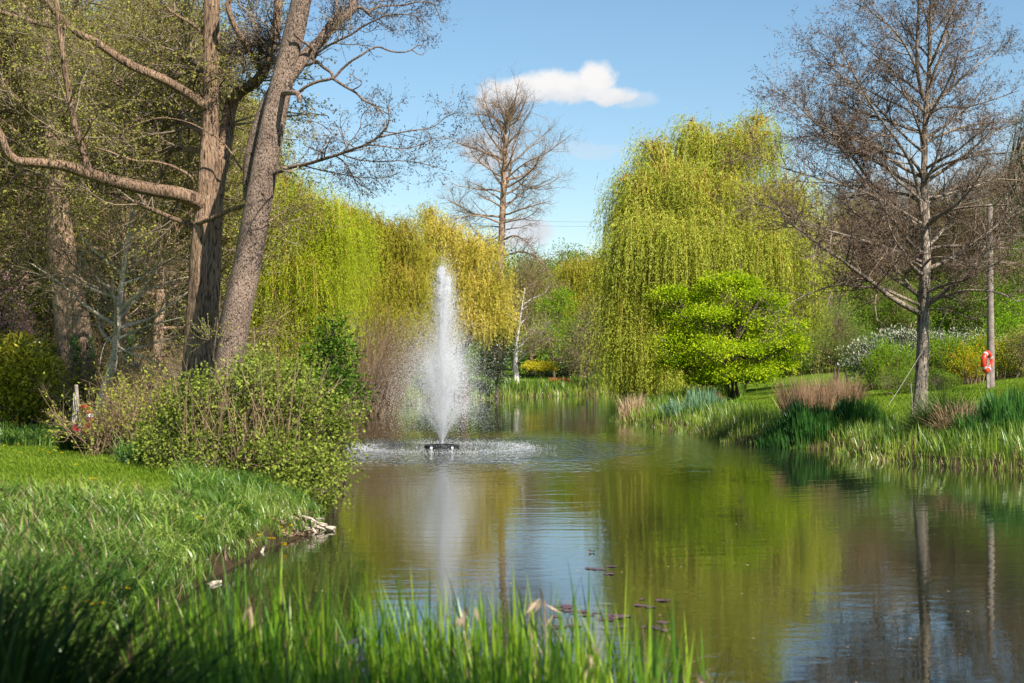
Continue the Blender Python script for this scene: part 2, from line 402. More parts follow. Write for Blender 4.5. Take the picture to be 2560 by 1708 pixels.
# ------------------------------------------------------------------ the shoreline and the ground
SH = np.array([(25, -1), (10, 1.2), (3, 2.6), (0, 3.4), (-1.6, 4.6), (-2.3, 7), (-2.75, 10), (-3.0, 12.5), (-3.2, 14.8), (-3.15, 16.2), (-3.05, 17.3), (-2.85, 19.0), (-2.62, 20.2),
               (-2.9, 22.2), (-3.7, 26), (-5.2, 33), (-7.6, 45), (-9.2, 60), (-9.6, 70), (-8.9, 75), (-7.0, 77), (-5.6, 80), (-4.5, 88), (-1.0, 94.5), (3.2, 99.5), (6.4, 108), (9, 113), (10.5, 108),
               (9.5, 90), (7.8, 75), (5.6, 63), (4.07, 58), (4.9, 53.5), (5.9, 50), (6.05, 45), (6.46, 41.9), (7.35, 40), (8.5, 38.6), (8.6, 36.2), (9.2, 33.4), (10.07, 32.1), (10.9, 31.1), (15, 27), (22, 18), (30, 4)], float)
_r = np.random.default_rng(5)
_loop = np.vstack([SH, SH[:1]])
SHS = []
for i in range(len(SH)):
    a, b = _loop[i], _loop[i + 1]; n = max(2, int(np.linalg.norm(b - a) / 0.8))
    for k in range(n):
        p = a + (b - a) * k / n
        SHS.append(p + _r.normal(0, 0.07 if k else 0.0, 2) * (1.0 if p[1] > 24 else 0.8))
SHS = np.array(SHS)

def sdist(x, y):
    """signed distance to the shore: positive on land"""
    x = np.atleast_1d(np.asarray(x, float)); y = np.atleast_1d(np.asarray(y, float)); sh = x.shape; p = np.stack([x.ravel(), y.ravel()], 1)
    best = np.full(len(p), 1e9); ins = np.zeros(len(p), bool)
    A = SHS; B = np.roll(SHS, -1, 0)
    for a, b in zip(A, B):
        ab = b - a; t = np.clip(((p - a) @ ab) / max(ab @ ab, 1e-9), 0, 1)
        dx = p[:, 0] - a[0] - t * ab[0]; dy = p[:, 1] - a[1] - t * ab[1]
        best = np.minimum(best, dx * dx + dy * dy)
        if a[1] != b[1]:
            c = ((a[1] > p[:, 1]) != (b[1] > p[:, 1])) & (p[:, 0] < (b[0] - a[0]) * (p[:, 1] - a[1]) / (b[1] - a[1]) + a[0]); ins ^= c
    d = np.sqrt(best); return np.where(ins, -d, d).reshape(sh)

def sst(v, a, b):
    t = np.clip((v - a) / (b - a), 0, 1); return t * t * (3 - 2 * t)

def ground_z(x, y, s=None):
    x = np.asarray(x, float); y = np.asarray(y, float)
    if s is None: s = sdist(x, y).reshape(x.shape) if x.shape else sdist(x, y)[0]
    right = sst(x, 2.5, 6.5)
    h = 0.60 * (1 - right) + right * (0.78 + 0.115 * np.clip(x - 10, 0, 40))
    h = h + 0.12 * np.sin(x * 0.35 + 1.3) * np.sin(y * 0.21) * 0.6
    h = h + sst(y, 74, 90) * (1 - sst(x, 6, 16)) * (-0.12) + np.clip(y - 72, 0, 110) * 0.085 * sst(x, 7, 30) + np.clip(y - 105, 0, 100) * 0.03 + np.clip(-x - 14, 0, 60) * 0.05
    tau = np.where(x < 0, 0.55, 1.7)
    land = 0.10 + (h - 0.10) * (1 - np.exp(-np.clip(s, 0, 99) / tau))
    land = np.where(s < 0.12, 0.10 * np.clip(s / 0.12, 0, 1), land)
    bed = -0.9 * (1 - np.exp(-np.clip(-s, 0, 99) / 1.2))
    return np.where(s > 0, land, bed)

def gz(x, y): return float(ground_z(np.array([x]), np.array([y]))[0])

nu, nv = 560, 620
uu = np.linspace(-1, 1, nu); uu = np.sign(uu) * (0.36 * np.abs(uu) + 1.6 * np.abs(uu) ** 5)
k = np.linspace(0, 1, nv); yy = -14 + 12 * (np.exp(k * 3.55) - 1) * 1.0
yy = -14 + (np.exp(k * 3.9) - 1) / (np.exp(3.9) - 1) * 330
Y, U = np.meshgrid(yy, uu, indexing='ij'); X = U * (np.abs(Y) + 16)
Z = ground_z(X, Y, sdist(X, Y))
Z = Z + np.where(Z > 0.08, 0.02 * np.sin(X * 3.1) * np.sin(Y * 2.7), 0)
g = Geo(); idx = np.arange(nu * nv).reshape(nv, nu)
g.add(np.stack([X, Y, Z], -1), np.stack([idx[:-1, :-1], idx[:-1, 1:], idx[1:, 1:], idx[1:, :-1]], -1).reshape(-1, 4))
mg, t, out = new_mat('grassy_ground')
geo_n = t.node('ShaderNodeNewGeometry'); pos = geo_n.outputs['Position']
sp = t.node('ShaderNodeSeparateXYZ'); t.l.new(pos, sp.inputs[0])
na = t.noise(pos, 0.6, 4, 0.6); nb = t.noise(pos, 14, 4, 0.7); nc = t.noise(pos, 70, 3, 0.7)
gcol = t.ramp(t.math('ADD', t.math('MULTIPLY', na, 0.4), t.math('ADD', t.math('MULTIPLY', nb, 0.3), t.math('MULTIPLY', nc, 0.3))),
              [(0.30, (0.05, 0.10, 0.012)), (0.5, (0.12, 0.20, 0.02)), (0.72, (0.22, 0.29, 0.04))])
soil = t.mix(nb, (0.03, 0.022, 0.014), (0.12, 0.085, 0.05))
lo = t.maprange(t.math('ADD', sp.outputs[2], t.math('MULTIPLY', t.math('SUBTRACT', nb, 0.5), 0.25)), 0.12, 0.34)
b = t.node('ShaderNodeBsdfDiffuse'); t.l.new(t.mix(lo, soil, gcol), b.inputs[0])
bp = t.node('ShaderNodeBump'); bp.inputs['Distance'].default_value = 0.04; t.l.new(t.math('ADD', nb, nc), bp.inputs['Height']); t.l.new(bp.outputs[0], b.inputs['Normal'])
t.l.new(b.outputs[0], out.inputs[0])
tag(g.build('ground', mg), kind='structure')

# ------------------------------------------------------------------ water
FX, FY = (1105 - CX) / F * 39.6, 39.6
mw, t, out = new_mat('pond_water')
geo_n = t.node('ShaderNodeNewGeometry'); pos = geo_n.outputs['Position']
vm = t.node('ShaderNodeVectorMath', operation='SUBTRACT'); t.l.new(pos, vm.inputs[0]); vm.inputs[1].default_value = (FX, FY, 0)
ln = t.node('ShaderNodeVectorMath', operation='LENGTH'); t.l.new(vm.outputs[0], ln.inputs[0]); r = ln.outputs['Value']
nd = t.noise(pos, 0.5, 2, 0.5)
rr = t.math('ADD', r, t.math('MULTIPLY', nd, 1.3))
ring = t.math('SINE', t.math('MULTIPLY', rr, 2 * math.pi / 0.42))
ring2 = t.math('SINE', t.math('MULTIPLY', t.math('ADD', r, t.math('MULTIPLY', nd, 2.6)), 2 * math.pi / 0.95))
falls = t.maprange(r, 5, 30, 1.0, 0.25)
h = t.math('MULTIPLY', t.math('ADD', t.math('MULTIPLY', ring, 0.00042), t.math('MULTIPLY', ring2, 0.0006)), falls)
n_s = t.noise(t.mapping(pos, (0.8, 1.7, 1)), 3.4, 3, 0.55)
n_f = t.noise(t.mapping(pos, (1.0, 1.3, 1)), 11, 2, 0.5)
patch = t.maprange(t.noise(pos, 0.22, 2, 0.5), 0.35, 0.65, 0.45, 1.3)
h = t.math('ADD', h, t.math('MULTIPLY', t.math('MULTIPLY', n_s, 0.0024), patch))
h = t.math('ADD', h, t.math('MULTIPLY', t.math('MULTIPLY', n_f, 0.00035), patch))
# the ruffled water under the falling spray
n_r = t.noise(t.mapping(pos, (1.0, 0.42, 1)), 4.2, 3, 0.55)
edge = t.math('ADD', r, t.math('MULTIPLY', t.math('SUBTRACT', t.noise(pos, 0.7, 3, 0.6), 0.5), 3.0))
near = t.maprange(edge, 4.6, 6.6, 1.0, 0.0)
right = t.maprange(edge, 6.5, 11, 0.22, 0.0)
h = t.math('ADD', h, t.math('MULTIPLY', n_r, t.math('MULTIPLY', t.math('MAXIMUM', near, right), 0.19)))
bp = t.node('ShaderNodeBump'); bp.inputs['Strength'].default_value = 1.0; bp.inputs['Distance'].default_value = 1.0; t.l.new(h, bp.inputs['Height'])
fr = t.node('ShaderNodeFresnel'); fr.inputs['IOR'].default_value = 1.5; t.l.new(bp.outputs[0], fr.inputs['Normal'])
gl = t.node('ShaderNodeBsdfGlossy'); gl.inputs['Roughness'].default_value = 0.006; gl.inputs[0].default_value = (0.98, 0.99, 0.99, 1); t.l.new(bp.outputs[0], gl.inputs['Normal'])
df = t.node('ShaderNodeBsdfDiffuse'); df.inputs[0].default_value = (0.011, 0.013, 0.007, 1)
mx = t.node('ShaderNodeMixShader'); t.l.new(t.math('ADD', t.math('MULTIPLY', fr.outputs[0], 0.92), 0.08), mx.inputs[0]); t.l.new(df.outputs[0], mx.inputs[1]); t.l.new(gl.outputs[0], mx.inputs[2])
t.l.new(mx.outputs[0], out.inputs[0])
g = Geo(); xs = np.linspace(-12, 32, 45); ys = np.linspace(-3, 116, 120); Yw, Xw = np.meshgrid(ys, xs, indexing='ij'); idx = np.arange(Xw.size).reshape(Xw.shape)
g.add(np.stack([Xw, Yw, np.zeros_like(Xw)], -1), np.stack([idx[:-1, :-1], idx[:-1, 1:], idx[1:, 1:], idx[1:, :-1]], -1).reshape(-1, 4))
tag(g.build('water', mw), kind='structure')
# ------------------------------------------------------------------ tree builders
PXM = lambda d: d / F                                   # metres per photo pixel at distance d

def limb(pts, r0, r1, d=None, n=16, pw=0.8):
    """pts: (px, py, distance) along a limb -> polyline in the world and its radii"""
    w3 = np.array([P(p[0], p[1], p[2] if len(p) > 2 else d) for p in pts])
    q = smooth_path(w3, n); t = np.linspace(0, 1, n) ** pw
    return q, r0 * (1 - t) + r1 * t

def zl(pts, ox, oy, d0, d1, r0, r1, n=16, k=600 / 1568):
    m = len(pts)
    return limb([(ox + x * k, oy + y * k, d0 + (d1 - d0) * i / (m - 1)) for i, (x, y) in enumerate(pts)], r0, r1, n=n)

def trunk_tube(geo, pts, rad, rng, sides=20, n=40, flare=0.35, lump=0.05):
    q = smooth_path(np.column_stack([pts, rad]), n)
    c, r = q[:, :3], q[:, 3].copy()
    t = np.linspace(0, 1, n); r = r * (1 + flare * np.exp(-t * 14))
    g2 = Geo(); tubes(g2, c[None], r[None], sides)
    V = g2.V[0].reshape(n, sides, 3); a = np.arange(sides) * 2 * np.pi / sides
    ph = rng.random(4) * 6
    f = 1 + lump * (np.sin(3 * a[None] + ph[0] + t[:, None] * 9) + 0.7 * np.sin(5 * a[None] + ph[1] - t[:, None] * 14)) + flare * 0.35 * np.exp(-t[:, None] * 12) * np.sin(4 * a[None] + ph[2])
    V = c[:, None] + (V - c[:, None]) * f[..., None]
    geo.add(V, g2.Q[0])
    return c, r

def resamp(c, r, n=16):
    i = np.linspace(0, len(c) - 1, n); j = i.astype(int); j2 = np.minimum(j + 1, len(c) - 1); u = (i - j)[:, None]
    return c[j] * (1 - u) + c[j2] * u, r[j] * (1 - u[:, 0]) + r[j2] * u[:, 0]

def twig_levels(rng, gb, gl, Pn, R, n2, L2, n3, L3, n4, L4, rmin=0.004, bud=(0.03, 0.012), nb=3, up=0.05, droop=0.0, ang=(50, 45, 42), t2=(0.2, 1.0), flat=0.3, wig=0.14, side4=2, budtone=0.5, gt=None, strip=0.0022):
    """second, third and finest orders of branching over a set of limbs, with buds, cones or small leaves on the finest"""
    gt = gt or gb
    p, d, t, pi, rad = spawn(rng, Pn, R, n2, t2[0], t2[1], ang[0], 12, flat)
    plen = np.linalg.norm(np.diff(Pn, axis=1), axis=-1).sum(1)[pi]
    L = L2 * (0.5 + 0.8 * rng.random(n2)) * np.clip(1.15 - 0.6 * t, 0.3, 1) * np.clip(plen / plen.mean(), 0.5, 1.4)
    A = walk(rng, p, d, L, 7, wig, (0, 0, up)); ra = np.minimum(rad * 0.55, 0.004 + L * 0.011)
    RA = np.linspace(1, 0.35, 7)[None] * ra[:, None]
    tubes(gb, A, RA, 4, tone=rng.random(n2))
    p, d, t, pi, rad = spawn(rng, A, RA, n3, 0.1, 1.0, ang[1], 12, flat * 0.6)
    L = L3 * (0.5 + rng.random(n3)) * np.clip(1.2 - 0.5 * t, 0.3, 1)
    B = walk(rng, p, d, L, 5, wig, (0, 0, up - droop)); rb = np.minimum(rad * 0.7, rmin + L * 0.004)
    RB = np.linspace(1, 0.4, 5)[None] * rb[:, None]
    tubes(gb, B, RB, 3, tone=rng.random(n3))
    if n4:
        p, d, t, pi, rad = spawn(rng, B, RB, n4, 0.05, 1.0, ang[2], 14, 0)
        L = L4 * (0.5 + rng.random(n4))
        C_ = walk(rng, p, d, L, 4, wig * 1.1, (0, 0, up - droop)); RC = np.linspace(1, 0.5, 4)[None] * np.full((n4, 1), strip)
        tubes(gt, C_, RC, side4, tone=rng.random(n4))
    else: C_, RC = B, RB
    if nb:
        m = len(C_) * nb
        p, d, t, pi, _ = spawn(rng, C_, RC, m, 0.15, 1.0, 50, 20, 0)
        leaves(gl, p, d + (0, 0, -0.25), bud[0] * (0.6 + 0.8 * rng.random(m)), bud[1] * (0.6 + 0.8 * rng.random(m)), rng, budtone + rng.normal(0, 0.25, m))
    return A, B, C_

def stack(limbs): return np.stack([l[0] for l in limbs]), np.stack([l[1] for l in limbs])

def lobe_pts(rng, lobes, nclump, shell=0.55, low=-0.6):
    """clump centres spread through the outer part of several ellipsoid lobes (px,py,d,rx,ry) ; returns centres, outward normals, lobe index"""
    C0 = np.array([P(l[0], l[1], l[2]) for l in lobes]); R0 = np.array([(l[3] * PXM(l[2]), (l[5] if len(l) > 5 else l[3] * 0.9) * PXM(l[2]), l[4] * PXM(l[2])) for l in lobes])
    A = (R0[:, 0] * R0[:, 2]); li = rng.choice(len(lobes), nclump, p=A / A.sum())
    v = nrm(rng.normal(0, 1, (nclump, 3))); v[:, 2] = np.where(v[:, 2] < low, -v[:, 2], v[:, 2]); v = nrm(v)
    rad = shell + (1 - shell) * rng.random(nclump) ** 0.6
    return C0[li] + v * R0[li] * rad[:, None], v, li, C0, R0

def leafy(name, label, cat, base, lobes, nclump, nper, sig, leafL, leafW, mat, barkm, twigm, seed, group=None, trunk_r=0.1, shell=0.5, fork=0.45, stems=1, tonejit=0.22, low=-0.6, flatclump=0.6, up=0.3, topz=None, extra=None, second=None):
    """a broadleaved tree or shrub: trunk(s), a limb to every lobe, a branch to every leaf clump, leaves of real size in the clumps"""
    rng = np.random.default_rng(seed)
    root = thing(name, label, cat, base, group)
    base = np.asarray(base, float)
    cc, nn, li, C0, R0 = lobe_pts(rng, lobes, nclump, shell, low)
    gT, gB, gL = Geo(), Geo(), Geo()
    mid = C0.mean(0)
    nodes = []
    for s in range(stems):
        off = rng.normal(0, min(0.14 * stems ** 0.5, 0.5), 3) * (1.0, 0.6, 0) * (stems > 1); off[2] = 0
        b = base + off - (0, 0, 0.1); top = b + (mid - b) * fork + rng.normal(0, 0.1, 3) * (mid[2] - b[2]) * 0.25
        pts = np.array([b, b * 0.6 + top * 0.4 + rng.normal(0, 0.05, 3), top])
        c, r = trunk_tube(gT, pts, [trunk_r, trunk_r * 0.8, trunk_r * 0.6], rng, 12, 14, 0.3)
        nodes.append(top)
    nodes = np.array(nodes)
    LP, LR = [], []
    for c in C0:
        a = nodes[rng.integers(len(nodes))]; m = a * 0.45 + c * 0.55 + np.array([0, 0, -0.12 * np.linalg.norm(c - a)]) + rng.normal(0, 0.08, 3) * np.linalg.norm(c - a)
        q = smooth_path(np.array([a, m, c, c + (c - m) * 0.5]), 12); LP.append(q); LR.append(np.linspace(trunk_r * 0.55, trunk_r * 0.14, 12))
    LP, LR = np.array(LP), np.array(LR); tubes(gT, LP, LR, 7)
    k = rng.integers(3, 10, nclump); st = LP[li, k]; r0 = np.minimum(LR[li, k] * 0.5, trunk_r * 0.22)
    m = st * 0.5 + cc * 0.5 + rng.normal(0, 0.1, (nclump, 3)) * np.linalg.norm(cc - st, axis=1, keepdims=True)
    tt = np.linspace(0, 1, 6)[None, :, None]; B = (1 - tt) ** 2 * st[:, None] + 2 * tt * (1 - tt) * m[:, None] + tt ** 2 * cc[:, None]
    tubes(gB, B, np.linspace(1, 0.3, 6)[None] * r0[:, None], 4, tone=rng.random(nclump))
    n = nclump * nper; ci = np.repeat(np.arange(nclump), nper); sg = sig * (0.6 + 0.8 * rng.random(nclump))
    dv = rng.normal(0, 1, (n, 3)) * sg[ci][:, None]; dv[:, 2] *= flatclump
    pos = cc[ci] + dv
    keep = pos[:, 2] > base[2] + 0.03
    ax = nrm(dv + nn[ci] * 0.4 * sig + rng.normal(0, 0.5 * sig, (n, 3)))
    ct = rng.normal(0, tonejit * 0.7, nclump)
    tone = 0.5 + ct[ci] + rng.normal(0, tonejit, n)
    sel = rng.random(n) < (second[0] if second else 0.0)
    a = keep & ~sel
    fac = nn[ci] * 0.5 + np.array([0.35, -0.3, 0.6]) * up
    leaves(gL, pos[a], ax[a], leafL * (0.65 + 0.7 * rng.random(a.sum())), leafW * (0.65 + 0.7 * rng.random(a.sum())), rng, tone[a], facing=fac[a])
    gT.build('trunk', barkm, root); gB.build('branches', twigm, root); gL.build('foliage', mat, root)
    if second:
        a = keep & sel & (nn[ci][:, 2] > second[5] if len(second) > 5 else True); g2 = Geo()
        leaves(g2, pos[a] + nn[ci][a] * second[4], ax[a] + (0, 0, second[6] if len(second) > 6 else 0), second[1] * (0.7 + 0.6 * rng.random(a.sum())), second[2], rng, tone[a])
        g2.build('blossom', second[3], root)
    return root

def willow(name, label, base, lobes, nclump, nstr, slen, leafL, leafW, mat, seed, barkm=None, twigm=None, trunk_r=0.25, step=0.085, floor=None, group=None, fork=0.4, out=0.5, perclump=0.35, curl=0.12, low=-0.15, shell=0.35, S=9, tj=0.2, side=0.0, cat='tree'):
    """a weeping tree: arching limbs, then hanging strands set with narrow leaves"""
    rng = np.random.default_rng(seed); base = np.asarray(base, float)
    root = thing(name, label, cat, base, group)
    cc, nn, li, C0, R0 = lobe_pts(rng, lobes, nclump, shell, low)
    gT, gB, gL = Geo(), Geo(), Geo(); mid = C0.mean(0)
    top = base + (mid - base) * fork
    trunk_tube(gT, np.array([base - (0, 0, 0.1), base * 0.5 + top * 0.5 + rng.normal(0, 0.15, 3), top]), [trunk_r, trunk_r * 0.85, trunk_r * 0.7], rng, 14, 16)
    LP, LR = [], []
    for c in C0:
        m = top * 0.5 + c * 0.5 + np.array([0, 0, 0.10 * np.linalg.norm(c - top)]) + rng.normal(0, 0.08, 3) * np.linalg.norm(c - top)
        LP.append(smooth_path(np.array([top, m, c, c + (c - m) * 0.18]), 14)); LR.append(np.linspace(trunk_r * 0.5, trunk_r * 0.08, 14))
    LP, LR = np.array(LP), np.array(LR); tubes(gT, LP, LR, 8)
    k = rng.integers(4, 12, nclump); st = LP[li, k]; dl = np.linalg.norm(cc - st, axis=1, keepdims=True)
    m = st * 0.5 + cc * 0.5 + rng.normal(0, 0.08, (nclump, 3)) * dl + (0, 0, 1) * dl * 0.14
    tt = np.linspace(0, 1, 7)[None, :, None]; B = (1 - tt) ** 2 * st[:, None] + 2 * tt * (1 - tt) * m[:, None] + tt ** 2 * cc[:, None]
    RB = np.linspace(1, 0.3, 7)[None] * np.minimum(LR[li, k] * 0.6, 0.045)[:, None]
    tubes(gB, B, RB, 4, tone=rng.random(nclump))
    ci = np.repeat(np.arange(nclump), nstr); n = len(ci)
    f = rng.random(n) ** 0.5; kk = np.minimum((f * 6).astype(int), 5); u = (f * 6 - kk)[:, None]
    p0 = B[ci, kk] * (1 - u) + B[ci, kk + 1] * u + rng.normal(0, perclump, (n, 3)) * (0.4 + 0.6 * f[:, None])
    d0 = nrm(nn[ci] * (1, 1, 0.3) * out + rng.normal(0, 0.35, (n, 3)) + (side, 0, 0.12))
    cl = rng.normal(1, 0.25, nclump)[ci]
    L = slen * np.clip(cl * (0.55 + 0.7 * rng.random(n)), 0.2, 2)
    W_ = np.empty((n, S, 3)); W_[:, 0] = p0; d = d0
    for i in range(1, S):
        d = nrm(d + rng.normal(0, curl, (n, 3)) + (0, 0, -0.42 - 0.1 * i)); W_[:, i] = W_[:, i - 1] + d * (L / (S - 1))[:, None]
    fl = base[2] + 0.2 if floor is None else floor
    lim = fl + rng.random(n) * 0.8
    W_[:, :, 2] = np.maximum(W_[:, :, 2], lim[:, None])
    dead = (W_[:, 1:, 2] <= lim[:, None] + 1e-6)
    tubes(gB, W_, np.full((n, S), 0.0042), 2, tone=rng.random(n) * 0.5 + 0.5)
    per = max(2, int(slen / step)); t = rng.random((n, per)); fi = t * (S - 1); j = np.minimum(fi.astype(int), S - 2); uu_ = (fi - j)[..., None]
    ii = np.arange(n)[:, None]; pos = W_[ii, j] * (1 - uu_) + W_[ii, j + 1] * uu_; tg = nrm(W_[ii, j + 1] - W_[ii, j] + (0, 0, -1e-4))
    ok = ~dead[ii, j] & (rng.random((n, per)) < (L / slen / 1.1)[:, None])
    pos = pos[ok]; tg = tg[ok]; m_ = len(pos)
    ct = (0.5 + rng.normal(0, tj, nclump))[ci]; tone = np.repeat(ct[:, None], per, 1)[ok] + rng.normal(0, 0.16, m_)
    leaves(gL, pos + rng.normal(0, 0.012, (m_, 3)), tg + rng.normal(0, 0.38, (m_, 3)), leafL * (0.6 + 0.8 * rng.random(m_)), leafW * (0.7 + 0.6 * rng.random(m_)), rng, tone)
    gT.build('trunk', barkm or M['bark_tan'], root); gB.build('branches', twigm or M['twig_gold'], root); gL.build('foliage', mat, root)
    return root

def bare(name, label, cat, base, top, rc, seed, nl=40, first=0.2, ang=(75, 40), n2=500, L2=1.6, n3=4000, L3=0.7, n4=12000, L4=0.3, nb=2, bud=(0.035, 0.014), tr=0.2, barkm=None, twigm=None, budm=None, prof=None,
         hand=(), trunk_pts=None, trunk_rad=None, up=0.05, droop=0.0, group=None, lean=0.0, wig=0.13, leaders=0, sides=14, strip=0.0022, limb_r=0.35, flat=0.3, wigl=0.07, budtone=0.5, hand_only=False):
    """a leafless (or barely budding) tree by true branching"""
    rng = np.random.default_rng(seed); base = np.asarray(base, float); top = np.asarray(top, float)
    root = thing(name, label, cat, base, group)
    gT, gB, gL = Geo(), Geo(), Geo(); H = np.linalg.norm(top - base)
    if trunk_pts is None:
        tz = np.linspace(0, 1, 6)[:, None]; trunk_pts = base + (top - base) * tz + np.column_stack([rng.normal(0, 0.012 * H, 6), rng.normal(0, 0.012 * H, 6), np.zeros(6)]) * np.sin(tz * np.pi)
        trunk_rad = tr * (1 - 0.93 * np.linspace(0, 1, 6) ** 0.85)
    c, r = trunk_tube(gT, np.asarray(trunk_pts), np.asarray(trunk_rad), rng, sides, 44)
    tp, trr = resamp(c, r, 24)
    prof = prof or (lambda t: (1 - t) ** 0.6 * np.minimum(1, 0.55 + t * 2))
    LPs, LRs = [], []
    if nl:
        t = first + (0.98 - first) * (np.arange(nl) + rng.random(nl) * 0.9) / nl; f = t * 23; i = np.minimum(f.astype(int), 22); u = (f - i)[:, None]
        p = tp[i] * (1 - u) + tp[i + 1] * u; rad = trr[i] * (1 - u[:, 0]) + trr[i + 1] * u[:, 0]
        a = np.arange(nl) * 2.4 + rng.normal(0, 0.4, nl); an = np.radians(ang[0] + (ang[1] - ang[0]) * (t - first) / (1 - first) + rng.normal(0, 7, nl))
        d = np.stack([np.cos(a) * np.sin(an), np.sin(a) * np.sin(an), np.cos(an)], 1)
        L = rc * prof((t - first) / (1 - first)) * (0.75 + 0.5 * rng.random(nl))
        A = walk(rng, p, d, L, 16, wigl, (0, 0, up * 0.5)); lr = np.minimum(rad * 0.62, 0.01 + L * 0.016 * limb_r / 0.35)
        RA = np.linspace(1, 0.16, 16)[None] * lr[:, None]; LPs.append(A); LRs.append(RA)
    if hand:
        hp, hr = stack(hand); LPs.append(hp); LRs.append(hr)
    LP, LR = np.concatenate(LPs), np.concatenate(LRs)
    tubes(gT, LP, LR, 8)
    twig_levels(rng, gB, gL, LP, LR, n2, L2, n3, L3, n4, L4, bud=bud, nb=nb, up=up, droop=droop, flat=flat, wig=wig, strip=strip, budtone=budtone)
    gT.build('trunk', barkm or M['bark_dark'], root); gB.build('branches', twigm or M['twig_grey'], root)
    if nb: gL.build('buds', budm or M['cone'], root)
    return root

def clone(o, loc, rz=0.0, sc=1.0, label=None):
    c = o.copy(); COL.objects.link(c); c.location = tuple(float(q) for q in loc); c.rotation_euler = (0, 0, rz); c.scale = (sc, sc, sc)
    if label: c['label'] = label
    for ch in list(o.children):
        k = ch.copy(); COL.objects.link(k); k.parent = c
    return c

def at(px, d): x = (px - CX) / F * d; return (x, d, gz(x, d))

# ------------------------------------------------------------------ the two big alders on the left
O1, O2 = (0, 0), (600, 0)
rng = np.random.default_rng(11)
dA = 26.5
handA = [
    limb([(505, 520, 26.5), (490, 501, 26.3), (440, 484, 26.0), (383, 475, 25.8), (291, 455, 25.5), (214, 432, 25.2), (153, 413, 25.0), (84, 406, 24.8), (42, 402, 24.7), (15, 375, 24.6), (0, 333, 24.5), (-40, 270, 24.4)], 0.155, 0.05, n=24),
    limb([(222, 430, 25.2), (205, 370, 25.1), (195, 345, 25.0), (182, 290, 24.9), (172, 230, 24.9), (160, 160, 24.8), (150, 80, 24.8), (144, 30, 24.8), (135, -60, 24.8)], 0.07, 0.035, n=24),
    limb([(530, 285, 26.5), (508, 263, 26.4), (470, 235, 26.3), (400, 195, 26.1), (340, 170, 26), (290, 140, 25.9), (240, 105, 25.8), (190, 80, 25.7), (150, 42, 25.6), (120, 10, 25.5), (80, -20, 25.5)], 0.10, 0.05, n=24),
    limb([(190, 80, 25.7), (170, 70, 25.6), (126, 65, 25.5), (90, 56, 25.4), (57, 48, 25.3), (20, 36, 25.2), (-20, 22, 25.1)], 0.055, 0.035, n=24),
    limb([(515, 378, 26.6), (470, 375, 27.2), (430, 374, 27.6), (350, 385, 28), (290, 392, 28.3), (260, 395, 28.5), (225, 418, 28.8)], 0.055, 0.03, n=24),
    limb([(488, 575, 26.6), (470, 560, 26.8), (430, 545, 27), (370, 520, 27.2), (320, 500, 27.5), (270, 482, 27.8), (190, 475, 28), (110, 470, 28)], 0.06, 0.015, n=24),
    limb([(478, 482, 26.4), (478, 445, 26), (440, 420, 25.8), (390, 405, 25.6), (340, 402, 25.5), (300, 390, 25.4), (270, 378, 25.3), (215, 363, 25.2)], 0.03, 0.012, n=24),
    limb([(548, 420, 26.7), (566, 340, 27.0), (574, 275, 27.1), (597, 232, 27.0), (640, 205, 26.9), (672, 150, 26.8), (690, 60, 26.8), (700, -60, 26.8)], 0.15, 0.07, n=24),
    limb([(655, 180, 26.8), (610, 105, 26.2), (584, 60, 26.1), (570, 15, 26.0), (580, -10, 26.0), (600, -60, 26)], 0.06, 0.04, n=24),
    limb([(605, 425, 26.3), (560, 360, 26.0), (510, 325, 25.8), (460, 303, 25.6), (400, 295, 25.4), (350, 308, 25.2), (310, 325, 25.1)], 0.018, 0.006, n=24),
    limb([(528, 100, 26.5), (480, 60, 26.6), (430, 30, 26.7), (380, -20, 26.8)], 0.04, 0.015, n=24),
    limb([(528, 200, 26.5), (470, 150, 27.6), (400, 110, 28.4), (330, 90, 29)], 0.05, 0.012, n=24),
    limb([(510, 330, 26.6), (440, 300, 28), (360, 250, 29), (270, 200, 30), (180, 190, 30.5)], 0.05, 0.012, n=24),
    limb([(488, 560, 26.4), (520, 550, 26.1), (545, 540, 25.9), (575, 525, 25.6), (612, 515, 25.3)], 0.045, 0.035, n=24),
]
tA = thing('alder_tree', 'upright twin stemmed alder with a heavy limb reaching out left over the bank', 'tree', P(487, 1000, dA) * (1, 1, 0) + (0, 0, 0.55))
gT, gB, gL = Geo(), Geo(), Geo()
ptsA = np.array([P(x, y, dA) for x, y in ((478, 1190), (480, 1080), (484, 960), (496, 800), (503, 640), (512, 520), (521, 400), (527, 250), (529, 100), (531, -60), (534, -250))])
trunk_tube(gT, ptsA, [0.28, 0.24, 0.21, 0.205, 0.20, 0.19, 0.175, 0.145, 0.14, 0.13, 0.12], rng, 40, 120, 0.2, 0.055)
ptsA2 = np.array([P(x, y, dA + 0.1) for x, y in ((505, 1190), (512, 1060), (520, 900), (528, 780), (532, 640), (536, 540), (545, 470), (556, 400))])
trunk_tube(gT, ptsA2, [0.21, 0.18, 0.155, 0.15, 0.145, 0.14, 0.13, 0.12], rng, 32, 90, 0.2, 0.06)
for q, r in handA: trunk_tube(gT, q, r, rng, 14, 40, 0.0, 0.03)
HP, HR = stack(handA)
tp, trr = resamp(*[np.asarray(v) for v in (smooth_path(ptsA, 40), np.linspace(0.25, 0.12, 40))], 24)
LP = np.concatenate([HP, tp[None, 12:, :][:, np.linspace(0, 11, 24).astype(int)]]); LR = np.concatenate([HR, np.full((1, 24), 0.1)])
sel = [4, 4, 10, 11, 11, 12, 12, 11, 12, 5, 7, 3, 1]
